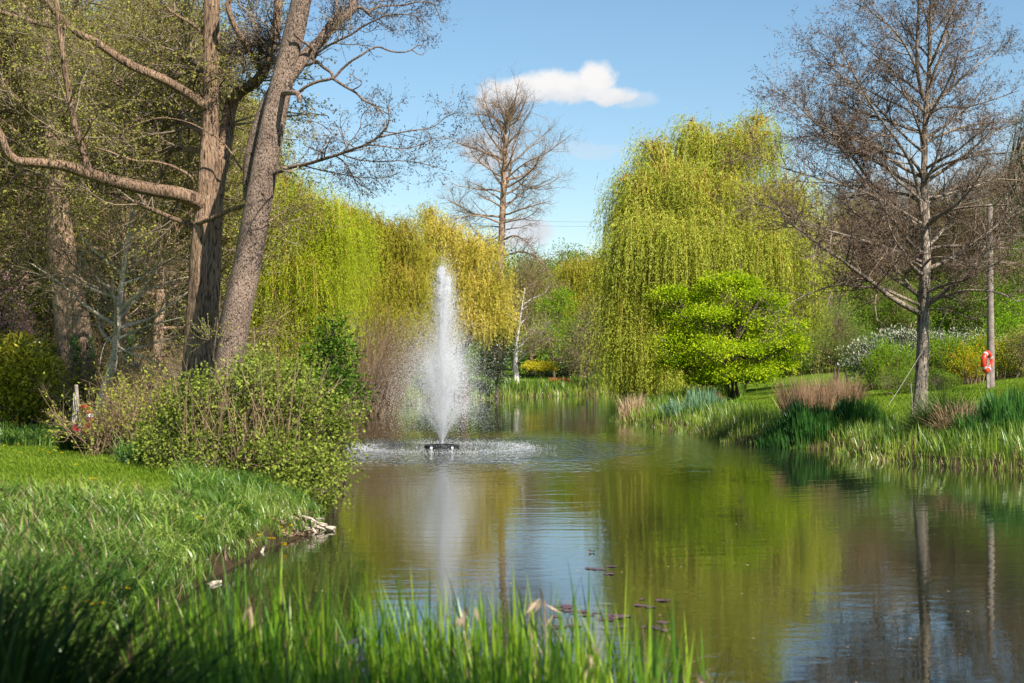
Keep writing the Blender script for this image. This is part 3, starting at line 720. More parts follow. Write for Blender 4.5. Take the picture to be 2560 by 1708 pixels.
A_, B_, C_ = twig_levels(rng, gB, gL, LP[sel], LR[sel], 300, 1.7, 2600, 0.62, 14000, 0.24, bud=(0.042, 0.030), nb=4, up=0.02, ang=(58, 48, 45), t2=(0.12, 1), wig=0.17)
gT.build('trunk', M['bark_rough'], tA); gB.build('branches', M['twig_alder'], tA); gL.build('buds', M['brownbud'], tA)

dB = 25.0
handB = [
    limb([(722, 195, 25), (741, 172, 25), (772, 130, 25.1), (803, 100, 25.2), (830, 61, 25.3), (868, 34, 25.4), (884, 14, 25.4), (882, -20, 25.5), (885, -80, 25.6)], 0.115, 0.07, n=24),
    limb([(868, 34, 25.4), (890, 20, 25.4), (908, 22, 25.4), (925, 38, 25.4), (931, 40, 25.4)], 0.035, 0.024, n=24),
    limb([(922, 34, 25.4), (930, 24, 25.5), (960, 15, 25.6), (1010, 13, 25.7), (1050, 5, 25.8), (1085, 12, 25.9), (1103, 55, 26)], 0.022, 0.006, n=24),
    limb([(785, 150, 25.2), (793, 135, 25.0), (820, 115, 24.8), (850, 100, 24.6), (880, 85, 24.5), (910, 64, 24.4), (945, 48, 24.3), (970, 38, 24.2), (1020, 37, 24.1), (1050, 45, 24), (1080, 68, 24)], 0.026, 0.006, n=24),
    limb([(765, 162, 25.0), (776, 160, 24.9), (788, 152, 24.9), (808, 168, 24.8), (828, 182, 24.7), (832, 196, 24.7)], 0.034, 0.024, n=24),
    limb([(790, 160, 24.9), (782, 140, 24.9), (806, 100, 24.9), (830, 70, 24.9), (840, 30, 24.9), (842, 0, 25), (846, -60, 25)], 0.028, 0.02, n=24),
    limb([(700, 233, 25.0), (730, 232, 24.5), (745, 236, 24.4), (749, 256, 24.4)], 0.048, 0.04, n=24),
    limb([(745, 235, 24.5), (757, 222, 24.4), (790, 205, 24.3), (832, 196, 24.2), (850, 178, 24.2), (875, 155, 24.1), (900, 140, 24.0), (925, 124, 24), (947, 117, 24), (972, 127, 24), (1000, 131, 24), (1024, 127, 24), (1045, 114, 24), (1060, 113, 24)], 0.030, 0.008, n=24),
    limb([(1018, 128, 24), (1032, 127, 24), (1046, 136, 24), (1060, 137, 24)], 0.010, 0.006, n=24),
    limb([(832, 196, 24.2), (860, 215, 24.1), (890, 232, 24.1), (910, 252, 24), (935, 262, 24), (950, 275, 24), (958, 289, 24)], 0.026, 0.010, n=24),
    limb([(882, 225, 24.1), (898, 216, 24), (904, 206, 24), (890, 196, 24), (882, 186, 24), (886, 174, 24)], 0.012, 0.006, n=24),
    limb([(672, 438, 25.0), (700, 428, 24.8), (725, 418, 24.6), (760, 412, 24.4), (795, 402, 24.2), (850, 385, 24.0), (880, 374, 23.8), (915, 362, 23.6), (945, 342, 23.5), (963, 322, 23.4), (973, 300, 23.3), (970, 268, 23.2)], 0.042, 0.010, n=24),
    limb([(940, 345, 23.5), (975, 337, 23.5), (1020, 328, 23.4), (1080, 318, 23.4), (1120, 290, 23.4), (1152, 280, 23.4)], 0.016, 0.005, n=24),
    limb([(915, 362, 23.6), (960, 366, 23.7), (1000, 372, 23.8), (1040, 366, 23.9), (1090, 345, 24), (1115, 350, 24)], 0.013, 0.005, n=24),
    limb([(858, 388, 24.0), (900, 400, 23.9), (950, 404, 23.8), (1000, 402, 23.7), (1050, 408, 23.7), (1092, 420, 23.6)], 0.013, 0.005, n=24),
    limb([(760, 415, 24.4), (800, 425, 24.3), (850, 435, 24.2), (900, 443, 24.1), (960, 444, 24.0), (1000, 430, 23.9)], 0.013, 0.005, n=24),
    limb([(890, 442, 24.1), (905, 455, 24.1), (920, 472, 24.1), (944, 492, 24.1)], 0.008, 0.004, n=24),
    limb([(855, 384, 24.0), (880, 350, 24), (900, 320, 24.1), (905, 290, 24.2), (930, 262, 24.2)], 0.012, 0.005, n=24),
    limb([(792, 402, 24.2), (805, 370, 24.5), (830, 340, 24.7), (800, 310, 24.9), (760, 300, 25)], 0.012, 0.005, n=24),
    limb([(770, 132, 25.1), (778, 120, 24.9), (752, 100, 24.8), (735, 85, 24.7)], 0.03, 0.02, n=24),
    limb([(740, 90, 25.1), (700, 110, 26), (660, 100, 26.5), (610, 120, 27), (560, 110, 27.3)], 0.04, 0.012, n=24),
    limb([(715, 200, 25.1), (690, 150, 26), (650, 120, 26.8), (640, 60, 27.3), (620, 0, 27.6)], 0.04, 0.014, n=24),
]
tB = thing('leaning_alder_tree', 'tall alder trunk leaning right over the pond with bare twisted limbs against the sky', 'tree', P(545, 1000, dB) * (1, 1, 0) + (0, 0, 0.5))
gT, gB, gL = Geo(), Geo(), Geo()
ptsB = np.array([P(x, y, dB) for x, y in ((540, 1230), (550, 1080), (565, 960), (588, 800), (618, 660), (643, 520), (664, 400), (690, 270), (715, 170), (742, 60), (765, -60), (795, -250))])
trunk_tube(gT, ptsB, [0.34, 0.30, 0.265, 0.25, 0.235, 0.228, 0.215, 0.20, 0.185, 0.175, 0.16, 0.14], rng, 44, 130, 0.15, 0.03)
ptsB2 = np.array([P(x, y, dB + 0.15) for x, y in ((622, 500), (624, 440), (632, 380), (650, 300), (668, 250), (690, 215))])
trunk_tube(gT, ptsB2, [0.10, 0.12, 0.12, 0.10, 0.09, 0.09], rng, 18, 40, 0.0, 0.05)
for q, r in handB: trunk_tube(gT, q, r, rng, 12, 36, 0.0, 0.04)
HP, HR = stack(handB)
sel = [0, 2, 2, 3, 3, 9, 11, 12, 12, 13, 13, 14, 14, 15, 15, 16, 17, 18, 11, 20, 21, 20, 21, 20]
twig_levels(rng, gB, gL, HP[sel], HR[sel], 230, 0.62, 1500, 0.34, 6500, 0.13, bud=(0.024, 0.017), nb=3, up=0.03, ang=(52, 48, 45), t2=(0.15, 1), wig=0.16, flat=0.5, budtone=0.35)
twig_levels(rng, gB, gL, HP[[9, 5, 0]], HR[[9, 5, 0]], 26, 0.7, 200, 0.32, 1000, 0.12, bud=(0.024, 0.017), nb=3, up=0.0, ang=(60, 50, 45), t2=(0.4, 1), budtone=0.3)
gT.build('trunk', M['bark'], tB); gB.build('branches', M['twig_alder'], tB); gL.build('buds', M['cone'], tB)
# young leafy shoots low on the leaning trunk are part of it
rr_ = np.random.default_rng(3); gs, gl_ = Geo(), Geo()
sp0 = np.array([P(525, 850, 24.7)] * 26); dd = rr_.normal(0, 1, (26, 3)) + (-0.5, -0.6, 0.7); Wk = walk(rr_, sp0, dd, 0.25 + 0.3 * rr_.random(26), 6, 0.18, (0, 0, 0.15)); tubes(gs, Wk, np.full((26, 6), 0.004), 4)
p_, d_, _, _, _ = spawn(rr_, Wk, np.full((26, 6), 0.004), 260, 0.2, 1, 50, 15); leaves(gl_, p_, d_, 0.035, 0.025, rr_, 0.5 + rr_.normal(0, 0.2, 260))
gs.build('shoots', M['twig_alder'], tB); gl_.build('shoot_leaves', M['bud'], tB)

# ------------------------------------------------------------------ trees further back on the left
dC = 34
tC = [P(x, y, dC) for x, y in ((205, 1080), (195, 980), (182, 880), (168, 740), (155, 620), (145, 520), (135, 430), (122, 300), (115, 150), (108, 0), (100, -200))]
tree_c = bare('ivy_trunk_tree', 'thick brown trunked tree at the left with ivy up its bark', 'tree', (tC[0][0], dC, 0.6), tC[-1], 5.5, 21, nl=24, first=0.55, ang=(80, 45), n2=300, L2=2.0, n3=2800, L3=0.8, n4=12000, L4=0.32, nb=5,
     bud=(0.045, 0.03), barkm=M['bark_tan'], twigm=M['twig_alder'], budm=M['brownbud'], trunk_pts=tC, trunk_rad=[0.42, 0.36, 0.34, 0.33, 0.31, 0.27, 0.24, 0.2, 0.17, 0.14, 0.08], sides=26, wig=0.17)
gT = Geo(); trunk_tube(gT, np.array([P(x, y, dC - 0.15) for x, y in ((232, 1080), (222, 980), (212, 880), (202, 790), (188, 720), (170, 640))]), [0.26, 0.22, 0.19, 0.18, 0.17, 0.15], np.random.default_rng(4), 20, 50, 0.25, 0.05)
gT.build('second_stem', M['bark_tan'], tree_c)
r_ = np.random.default_rng(8); n = 900
q = r_.random(n); ivx = 186 + q * 22 + r_.normal(0, 5, n) + (r_.random(n) < 0.3) * 42; ivy_ = 840 + q * 200
pp = np.array([P(a, b, dC - 0.42 + 0.05 * c) for a, b, c in zip(ivx, ivy_, r_.normal(0, 1, n))]); g = Geo(); leaves(g, pp, r_.normal(0, 1, (n, 3)), 0.06, 0.05, r_, 0.5 + r_.normal(0, 0.25, n), facing=(0, -1, 0.2)); g.build('ivy', M['ivy'], tree_c)

dD = 30
tD = [P(x, y, dD) for x, y in ((252, 1040), (262, 980), (276, 930), (288, 880), (292, 830), (298, 770), (306, 700), (318, 600), (335, 500))]
hD = [limb([(292, 850, 30), (330, 832, 29.8), (370, 815, 29.6), (430, 800, 29.3), (480, 788, 29)], 0.035, 0.010), limb([(292, 865, 30), (330, 885, 29.7), (370, 896, 29.5), (420, 925, 29.3), (470, 940, 29)], 0.025, 0.008),
      limb([(296, 800, 30), (330, 760, 30.2), (370, 725, 30.4), (420, 705, 30.6), (480, 690, 30.8)], 0.03, 0.008), limb([(290, 885, 30), (350, 915, 29.8), (410, 940, 29.6), (480, 942, 29.4)], 0.018, 0.006),
      limb([(290, 830, 30), (268, 850, 29.7), (255, 880, 29.5), (250, 910, 29.4)], 0.015, 0.005), limb([(300, 770, 30), (270, 720, 30.4), (240, 690, 30.7), (200, 640, 31)], 0.022, 0.006)]
bare('pale_barked_tree', 'slender pale barked tree leaning between the thick trunk and the big alders', 'tree', (tD[0][0], dD, 0.55), tD[-1], 2.4, 22, nl=14, first=0.35, ang=(75, 45), n2=120, L2=1.2, n3=900, L3=0.55, n4=2500, L4=0.25, nb=1,
     bud=(0.03, 0.016), barkm=M['bark_pale'], twigm=M['twig_grey'], budm=M['bud'], trunk_pts=tD, trunk_rad=[0.10, 0.095, 0.085, 0.08, 0.07, 0.06, 0.05, 0.04, 0.02], hand=hD, up=0.05, wig=0.15)
dE = 33
tE = [P(x, y, dE) for x, y in ((332, 1040), (326, 960), (318, 880), (312, 800), (305, 700), (310, 580), (300, 450))]
tree_e = bare('slim_brown_tree', 'slim brown trunked tree with ivy just right of the pale barked one', 'tree', (tE[0][0], dE, 0.55), tE[-1], 2.6, 23, nl=20, first=0.5, n2=150, L2=1.2, n3=1200, L3=0.5, n4=4000, L4=0.25, nb=1, bud=(0.03, 0.018),
     barkm=M['bark_tan'], twigm=M['twig_tan'], budm=M['bud'], trunk_pts=tE, trunk_rad=[0.11, 0.10, 0.09, 0.085, 0.07, 0.05, 0.03])
n = 420; pp = np.array([P(326 + r_.normal(0, 8), 830 + 90 * r_.random(), dE - 0.12 + 0.06 * r_.normal()) for _ in range(n)]); g = Geo(); leaves(g, pp, r_.normal(0, 1, (n, 3)), 0.05, 0.04, r_, 0.5 + r_.normal(0, 0.25, n), facing=(0, -1, 0.2)); g.build('ivy', M['ivy'], tree_e)

# background alders of the left wood: one builder, each its own seed or copy
pa = bare('budding_alder', 'budding brown green alder behind the heavy left limb', 'tree', at(390, 42), P(400, 10, 42), 4.4, 31, nl=46, first=0.22, ang=(78, 35), n2=520, L2=1.8, n3=4600, L3=0.75, n4=17000, L4=0.32, nb=5, bud=(0.065, 0.042),
          tr=0.2, barkm=M['bark_tan'], twigm=M['twig_alder'], budm=M['brownbud'], group='budding alders in the wood on the left bank', wig=0.16)
pb = bare('budding_alder', 'thin stemmed budding alder with grey stems seen under the heavy limb', 'tree', at(440, 46), P(440, 120, 46), 3.6, 32, nl=44, first=0.18, ang=(70, 30), n2=520, L2=1.9, n3=4600, L3=0.8, n4=15000, L4=0.35, nb=5, bud=(0.07, 0.045),
          tr=0.16, barkm=M['bark_grey'], twigm=M['twig_grey'], budm=M['bud'], group='budding alders in the wood on the left bank', wig=0.16)
for (px, d, rz, sc_, pr, lb) in ((60, 44, 1.0, 1.05, pa, 'budding alder at the left edge of the photo above the blossom'), (250, 50, 2.2, 1.05, pb, 'taller budding alder behind the ivy clad trunk'), (430, 56, 4.0, 1.15, pa, 'budding alder furthest back between the pale tree and the big alders'),
                             (-60, 36, 3.0, 1.0, pa, 'budding alder half cut off by the left edge'), (140, 58, 5.0, 1.35, pb, 'tall budding alder rising behind the left wood'), (330, 64, 0.6, 1.5, pa, 'tallest budding alder at the back of the left wood'),
                             (20, 66, 0.2, 1.5, pb, 'large budding alder showing its top in the upper left corner')):
    clone(pr, at(px, d), rz, sc_, lb)

leafy('laurel_hedge', 'yellow and dark green variegated laurel hedge at the left edge', 'hedge', at(60, 33), [(20, 960, 33, 95, 85), (95, 975, 33, 70, 70), (-60, 930, 33.5, 90, 90), (50, 905, 34.5, 110, 50)], 520, 42, 0.16, 0.13, 0.045, M['laurel'], M['bark_dark'], M['twig_alder'], 41, trunk_r=0.05, stems=4, fork=0.3, shell=0.75, low=-0.9, tonejit=0.3)
leafy('blossom_tree', 'small tree in pale pink blossom at the left edge of the wood', 'tree', at(-5, 41), [(10, 790, 41, 55, 60), (-30, 720, 41, 60, 60), (45, 850, 41.5, 45, 40), (20, 700, 42, 40, 40)], 170, 34, 0.17, 0.05, 0.045, M['pink'], M['bark_dark'], M['twig_alder'], 42, trunk_r=0.09)
leafy('holly_tree', 'dark green leafy tree at the left edge above the blossom', 'tree', at(-20, 48), [(10, 560, 48, 80, 110), (-20, 680, 48, 70, 90), (60, 640, 49, 50, 80), (-30, 430, 48, 60, 80), (120, 800, 50, 90, 80)], 420, 50, 0.3, 0.09, 0.05, M['green'], M['bark_dark'], M['twig_alder'], 43, trunk_r=0.18)
# ------------------------------------------------------------------ weeping willows and the other trees round the pond
willow('weeping_willow', 'lime green weeping willow hanging to the bank right behind the leaning alder', at(700, 52), [(690, 505, 52, 95, 100), (770, 560, 51, 90, 100), (640, 620, 51, 70, 90), (720, 690, 50, 110, 80), (820, 640, 52, 70, 90), (620, 420, 54, 80, 90), (850, 560, 54, 60, 80), (600, 760, 51, 60, 80), (780, 770, 50, 60, 50), (700, 840, 50, 90, 50), (610, 860, 50, 60, 50)], 900, 12, 2.3, 0.085, 0.018, M['willow_l'], 51, barkm=M['bark_tan'], floor=0.7, step=0.055, tj=0.26, perclump=0.28, out=0.8, low=-0.5)
willow('weeping_willow', 'tall pale willow top showing between the two big alders', at(560, 62), [(560, 360, 62, 80, 110), (640, 300, 62, 60, 90), (480, 330, 63, 80, 80), (540, 520, 61, 90, 90), (420, 250, 64, 70, 70), (520, 700, 61, 110, 90), (330, 300, 66, 80, 70)], 360, 11, 2.6, 0.11, 0.024, M['willow'], 52, step=0.09, tj=0.2)
willow('olive_willow', 'olive green willow between the lime willow and the fountain jet', at(960, 72), [(930, 600, 72, 80, 85), (1000, 620, 72, 80, 90), (900, 720, 71, 70, 90), (1010, 730, 71, 80, 90), (960, 800, 70, 90, 70), (1050, 690, 73, 60, 90), (870, 560, 74, 60, 60), (950, 890, 70, 70, 40), (1040, 850, 71, 60, 50)], 850, 15, 1.3, 0.10, 0.024, M['willow_o'], 53, barkm=M['bark_dark'], step=0.06, curl=0.32, out=1.2, perclump=0.3)
willow('golden_willow', 'golden yellow willow right behind the top of the fountain jet', at(1150, 86), [(1110, 590, 86, 65, 62), (1180, 640, 86, 85, 70), (1080, 545, 87, 28, 40), (1130, 720, 85, 90, 80), (1220, 730, 86, 75, 75), (1160, 810, 85, 100, 60), (1245, 800, 86, 40, 55), (1090, 660, 86, 60, 80), (1080, 830, 85, 60, 55)], 620, 14, 1.2, 0.12, 0.03, M['gold'], 54, step=0.07, tj=0.3, shell=0.5, barkm=M['bark_dark'], curl=0.34, out=1.2, perclump=0.35, trunk_r=0.3)
# brown osier thicket: a fan of bare stems
r_ = np.random.default_rng(61); ob = at(872, 64)
osr = thing('osier_thicket', 'bare pinkish brown osier stems fanning out beside the lime willow', 'shrub', ob)
g = Geo(); gl_ = Geo(); n = 420; p0 = np.array(ob) + r_.normal(0, 1, (n, 3)) * (1.1, 0.5, 0); dd = np.stack([r_.normal(0.28, 0.30, n), r_.normal(0, 0.25, n), np.ones(n)], 1)
Wk = walk(r_, p0, dd, 3.2 + 2.4 * r_.random(n), 9, 0.04, (0.015, 0, 0.0)); R_ = np.linspace(1, 0.3, 9)[None] * np.full((n, 1), 0.014); tubes(g, Wk, R_, 4, tone=r_.random(n))
twig_levels(r_, g, gl_, Wk, R_, 2600, 0.9, 6000, 0.4, 0, 0, nb=0, up=0.12, ang=(22, 28, 20), t2=(0.3, 1), wig=0.06)
g.build('stems', M['twig_tan'], osr)
osr2 = clone(osr, at(935, 67), 1.6, 0.62, 'lower bare osier thicket between the tall one and the fountain'); osr['group'] = osr2['group'] = 'bare osier thickets on the far left bank'

# swamp cypress in the middle
cyp = [P(x, y, 106) for x, y in ((1240, 960), (1244, 860), (1247, 740), (1252, 640), (1255, 560), (1258, 480), (1262, 400), (1262, 330), (1264, 300), (1268, 262))]
hc = [limb([(1262, 480, 106), (1275, 430, 107), (1282, 370, 107), (1300, 330, 107)], 0.11, 0.03), limb([(1262, 450, 106), (1310, 410, 105), (1370, 380, 104), (1430, 335, 103)], 0.08, 0.015), limb([(1258, 470, 106), (1220, 410, 106.5), (1215, 380, 107), (1180, 350, 107)], 0.07, 0.015),
      limb([(1256, 560, 106), (1200, 540, 105), (1150, 545, 104), (1110, 560, 103.5)], 0.08, 0.012), limb([(1258, 600, 106), (1290, 590, 105), (1330, 620, 104.5), (1360, 690, 104)], 0.08, 0.012), limb([(1256, 640, 106), (1310, 630, 105), (1360, 660, 104), (1395, 720, 103.5)], 0.07, 0.012),
      limb([(1262, 420, 106), (1320, 470, 107), (1380, 455, 108), (1415, 430, 109)], 0.06, 0.012), limb([(1256, 590, 106), (1215, 600, 107), (1180, 570, 108), (1140, 500, 109)], 0.06, 0.012)]
bare('swamp_cypress', 'tall bare reddish conifer standing alone against the sky beside the cloud', 'tree', (cyp[0][0], 106, 0.4), cyp[-1], 4.7, 71, nl=52, first=0.42, ang=(82, 30), n2=900, L2=1.5, n3=5000, L3=0.7, n4=12000, L4=0.38, nb=1, bud=(0.06, 0.025), barkm=M['bark_tan'], twigm=M['twig_tan'], budm=M['cone_red'],
     trunk_pts=cyp, trunk_rad=[0.34, 0.31, 0.28, 0.25, 0.23, 0.2, 0.17, 0.12, 0.09, 0.03], hand=hc, prof=lambda t: np.sin(np.clip(t * 0.8 + 0.22, 0, 1) * np.pi) ** 0.7 * (1.0 - 0.2 * t), up=0.04, strip=0.004, wigl=0.09)
# far trees that close the view behind the pond
pf = leafy('round_tree', 'mid green tree far back below the cypress', 'tree', at(1470, 150), [(1480, 700, 150, 60, 60), (1440, 740, 150, 55, 60), (1520, 720, 150, 55, 70), (1480, 800, 150, 80, 70)], 280, 30, 0.55, 0.22, 0.12, M['green'], M['bark_dark'], M['twig_tan'], 81, trunk_r=0.22, group='trees closing the view behind the pond')
willow('olive_willow', 'mid sized yellow olive willow far back between cypress and tall willow', at(1455, 118), [(1440, 690, 118, 60, 60), (1490, 680, 118, 50, 60), (1400, 740, 118, 45, 55), (1470, 780, 117, 70, 70), (1520, 760, 118, 40, 80)], 330, 14, 2.2, 0.15, 0.04, M['willow_o'], 82, step=0.10, trunk_r=0.25, curl=0.2)
pg = bare('brown_tree', 'bare brown tree tangle behind the golden willow and cypress', 'tree', at(1330, 126), P(1320, 650, 126), 4.6, 83, nl=44, first=0.15, ang=(75, 30), n2=500, L2=1.7, n3=3600, L3=0.9, n4=9000, L4=0.5, nb=1, bud=(0.12, 0.05), twigm=M['twig_tan'], barkm=M['bark_tan'], budm=M['brownbud'], strip=0.006, group='bare brown trees far behind the pond')
leafy('bright_green_tree', 'bright green young leaved tree behind the white birch', 'tree', at(1385, 112), [(1370, 800, 112, 45, 60), (1400, 770, 112, 35, 50), (1350, 860, 111, 60, 50), (1430, 850, 112, 45, 60)], 240, 34, 0.32, 0.13, 0.07, M['green_b'], M['bark_dark'], M['twig_tan'], 84, trunk_r=0.14)
leafy('grey_bush', 'rounded grey brown bush at the water beside the hanging willow curtain', 'shrub', at(1478, 104), [(1478, 860, 104, 78, 92), (1498, 800, 104, 55, 60), (1450, 890, 104, 50, 60)], 420, 34, 0.28, 0.11, 0.045, leaf_mat('grey_brown_leaf', (0.10, 0.085, 0.04), (0.20, 0.17, 0.08), (0.33, 0.30, 0.14), 0.3), M['bark_dark'], M['twig_grey'], 85, trunk_r=0.09, stems=5, fork=0.4, shell=0.6, low=-0.9)
leafy('ivy_bush', 'dark evergreen column of ivy behind the fountain spray', 'shrub', at(1242, 93), [(1240, 880, 93, 36, 62), (1232, 930, 93, 40, 40), (1250, 830, 94, 25, 40)], 220, 40, 0.22, 0.10, 0.06, M['dark'], M['bark_dark'], M['twig_alder'], 86, trunk_r=0.12, shell=0.6, low=-0.9)
leafy('dark_shrub', 'dark laurel shrub mass behind the bench', 'shrub', at(1400, 124), [(1350, 930, 124, 60, 35), (1430, 925, 124, 70, 40), (1500, 930, 123, 60, 35)], 260, 36, 0.4, 0.14, 0.07, M['dark'], M['bark_dark'], M['twig_alder'], 87, trunk_r=0.1, stems=3, low=-0.9)
leafy('yellow_shrub', 'small dome of bright yellow leaves near the bench', 'shrub', at(1352, 108), [(1358, 922, 108, 36, 14), (1328, 920, 108.5, 18, 14)], 90, 46, 0.16, 0.10, 0.06, M['yellow'], M['bark_dark'], M['twig_tan'], 88, trunk_r=0.04, stems=5, fork=0.3, low=-0.1)
bb = [P(x, y, 101) for x, y in ((1291, 962), (1289, 930), (1288, 900), (1292, 860), (1300, 800), (1312, 720))]
bare('white_birch', 'small white stemmed birch on the far bank with pale branches', 'tree', at(1291, 101), bb[-1], 2.4, 89, nl=14, first=0.4, n2=140, L2=1.1, n3=900, L3=0.6, n4=2400, L4=0.4, nb=1, bud=(0.10, 0.05), barkm=plain_mat('white_bark', (0.72, 0.66, 0.60), 0.8, (0.42, 0.36, 0.32), 6), twigm=M['twig_grey'], budm=M['brownbud'],
     trunk_pts=bb, trunk_rad=[0.22, 0.19, 0.16, 0.10, 0.07, 0.03], hand=[limb([(1290, 910, 101), (1310, 890, 100.5), (1335, 868, 100), (1350, 840, 99.6), (1375, 800, 99)], 0.07, 0.02), limb([(1310, 760, 101), (1335, 745, 101), (1360, 735, 101), (1372, 715, 101)], 0.05, 0.015)], strip=0.005, up=0.04)
for (px, d, rz, sc_, pr, lb) in ((1180, 135, 1.0, 1.1, pg, 'bare brown tree behind the golden willow'), (1090, 130, 2.0, 1.0, pg, 'bare brown tree left of the cypress top'), (1260, 140, 3.1, 1.12, pf, 'green tree behind the cypress trunk'), (1400, 165, 0.4, 1.15, pf, 'green tree furthest off in the gap of sky'),
                             (1550, 145, 2.6, 1.0, pf, 'green tree behind the left side of the tall willow'), (980, 110, 1.9, 0.95, pf, 'green tree hidden behind the olive willow'), (820, 95, 0.9, 0.9, pf, 'green tree hidden behind the lime willow'), (650, 90, 4.4, 1.0, pf, 'green tree low behind the leaning trunk'), (1330, 150, 5.2, 1.0, pf, 'green tree low in the gap behind the white birch')):
    clone(pr, at(px, d), rz, sc_, lb)

big = [(max(a, 1575) if a < 1575 else a, b, c, e, f) for a, b, c, e, f in [(1770, 385, 72, 105, 85), (1870, 375, 72, 95, 80), (1660, 450, 72, 90, 85), (1590, 560, 71, 75, 100), (1700, 580, 70, 120, 120), (1850, 560, 70, 130, 140), (1980, 520, 72, 85, 110), (1560, 710, 70, 55, 80), (1650, 740, 69, 90, 90), (1930, 720, 70, 100, 120), (1780, 700, 70, 110, 100), (2030, 640, 72, 60, 100), (1900, 310, 73, 45, 40), (1730, 335, 72, 45, 45), (1540, 600, 70, 40, 60), (1600, 820, 69, 60, 70), (1700, 850, 70, 80, 60), (2020, 800, 70, 60, 90), (1575, 470, 71, 55, 60), (1540, 530, 71, 50, 60), (1620, 520, 70, 90, 90), (1530, 640, 70, 45, 80), (1640, 380, 72, 60, 50), (1560, 740, 69.5, 70, 90), (1700, 470, 70, 90, 90), (1760, 520, 69, 100, 120), (1580, 900, 68.5, 60, 50), (1660, 900, 68.5, 60, 50)]]
willow('weeping_willow', 'huge yellow green weeping willow right of centre trailing to the water', at(1770, 71.5), big, 1800, 11, 1.7, 0.12, 0.026, M['willow'], 91, floor=0.35, trunk_r=0.42, step=0.055, tj=0.26, curl=0.27, perclump=0.30, out=1.35, shell=0.5, low=-0.5)
# the curtain of strands hanging out over the inlet belongs to that willow
cur = [(1570, 800, 68, 40, 60), (1590, 850, 67.5, 45, 50), (1640, 860, 67, 45, 40), (1560, 720, 69, 40, 60), (1600, 590, 68.3, 60, 70), (1690, 600, 67.8, 90, 70), (1800, 610, 67.8, 90, 70), (1900, 620, 68, 80, 80), (1990, 640, 68.5, 60, 80)]
r_ = np.random.default_rng(92); W0 = bpy.data.objects['weeping_willow.002']; tmp = willow('curtain', 'x', tuple(W0.location), cur, 380, 12, 3.9, 0.115, 0.026, M['willow'], 92, floor=0.15, trunk_r=0.02, step=0.06, perclump=0.22, curl=0.06)
for ch in list(tmp.children):
    if ch.name.startswith('trunk'): bpy.data.objects.remove(ch); continue
    ch.parent = W0; ch.name = 'hanging_strands' if 'foliage' in ch.name else 'hanging_twigs'
bpy.data.objects.remove(tmp)

leafy('maple_tree', 'vivid lime green maple in layered pads on the right bank', 'tree', at(1822, 60), [(1672, 752, 60, 46, 36), (1690, 800, 60.6, 55, 26), (1797, 722, 60, 58, 34), (1850, 715, 60.5, 45, 26), (1892, 755, 59.5, 58, 32), (1755, 800, 59.4, 72, 34), (1830, 800, 59.6, 60, 28), (1812, 884, 58.8, 100, 34), (1672, 872, 59.5, 46, 24), (1740, 850, 59.6, 70, 26),
       (1937, 818, 59.4, 72, 30), (1910, 872, 59, 66, 34), (1960, 870, 59.5, 55, 40), (1710, 915, 59.5, 66, 34), (1840, 945, 59, 100, 34), (1765, 765, 60.4, 44, 34), (1850, 835, 60.2, 60, 40), (1715, 840, 60, 40, 36), (1930, 775, 60, 40, 36), (1930, 925, 59.5, 60, 34), (1755, 955, 59.2, 50, 24)], 900, 56, 0.20, 0.085, 0.07, M['maple'], M['bark_dark'], M['twig_alder'], 93, trunk_r=0.08, stems=4, fork=0.35, shell=0.55, flatclump=0.5, low=-0.3, up=0.6, tonejit=0.3)
leafy('feathery_shrub', 'soft mid green shrub between the maple and the bare alder', 'shrub', at(2095, 64), [(2095, 830, 64, 70, 70), (2060, 880, 64, 60, 60), (2130, 870, 64, 50, 60), (2090, 780, 65, 45, 40)], 330, 44, 0.26, 0.08, 0.022, leaf_mat('soft_green_leaf', (0.09, 0.14, 0.025), (0.17, 0.235, 0.05), (0.27, 0.33, 0.09), 0.4), M['bark_dark'], M['twig_tan'], 94, trunk_r=0.06, stems=5, low=-0.9)
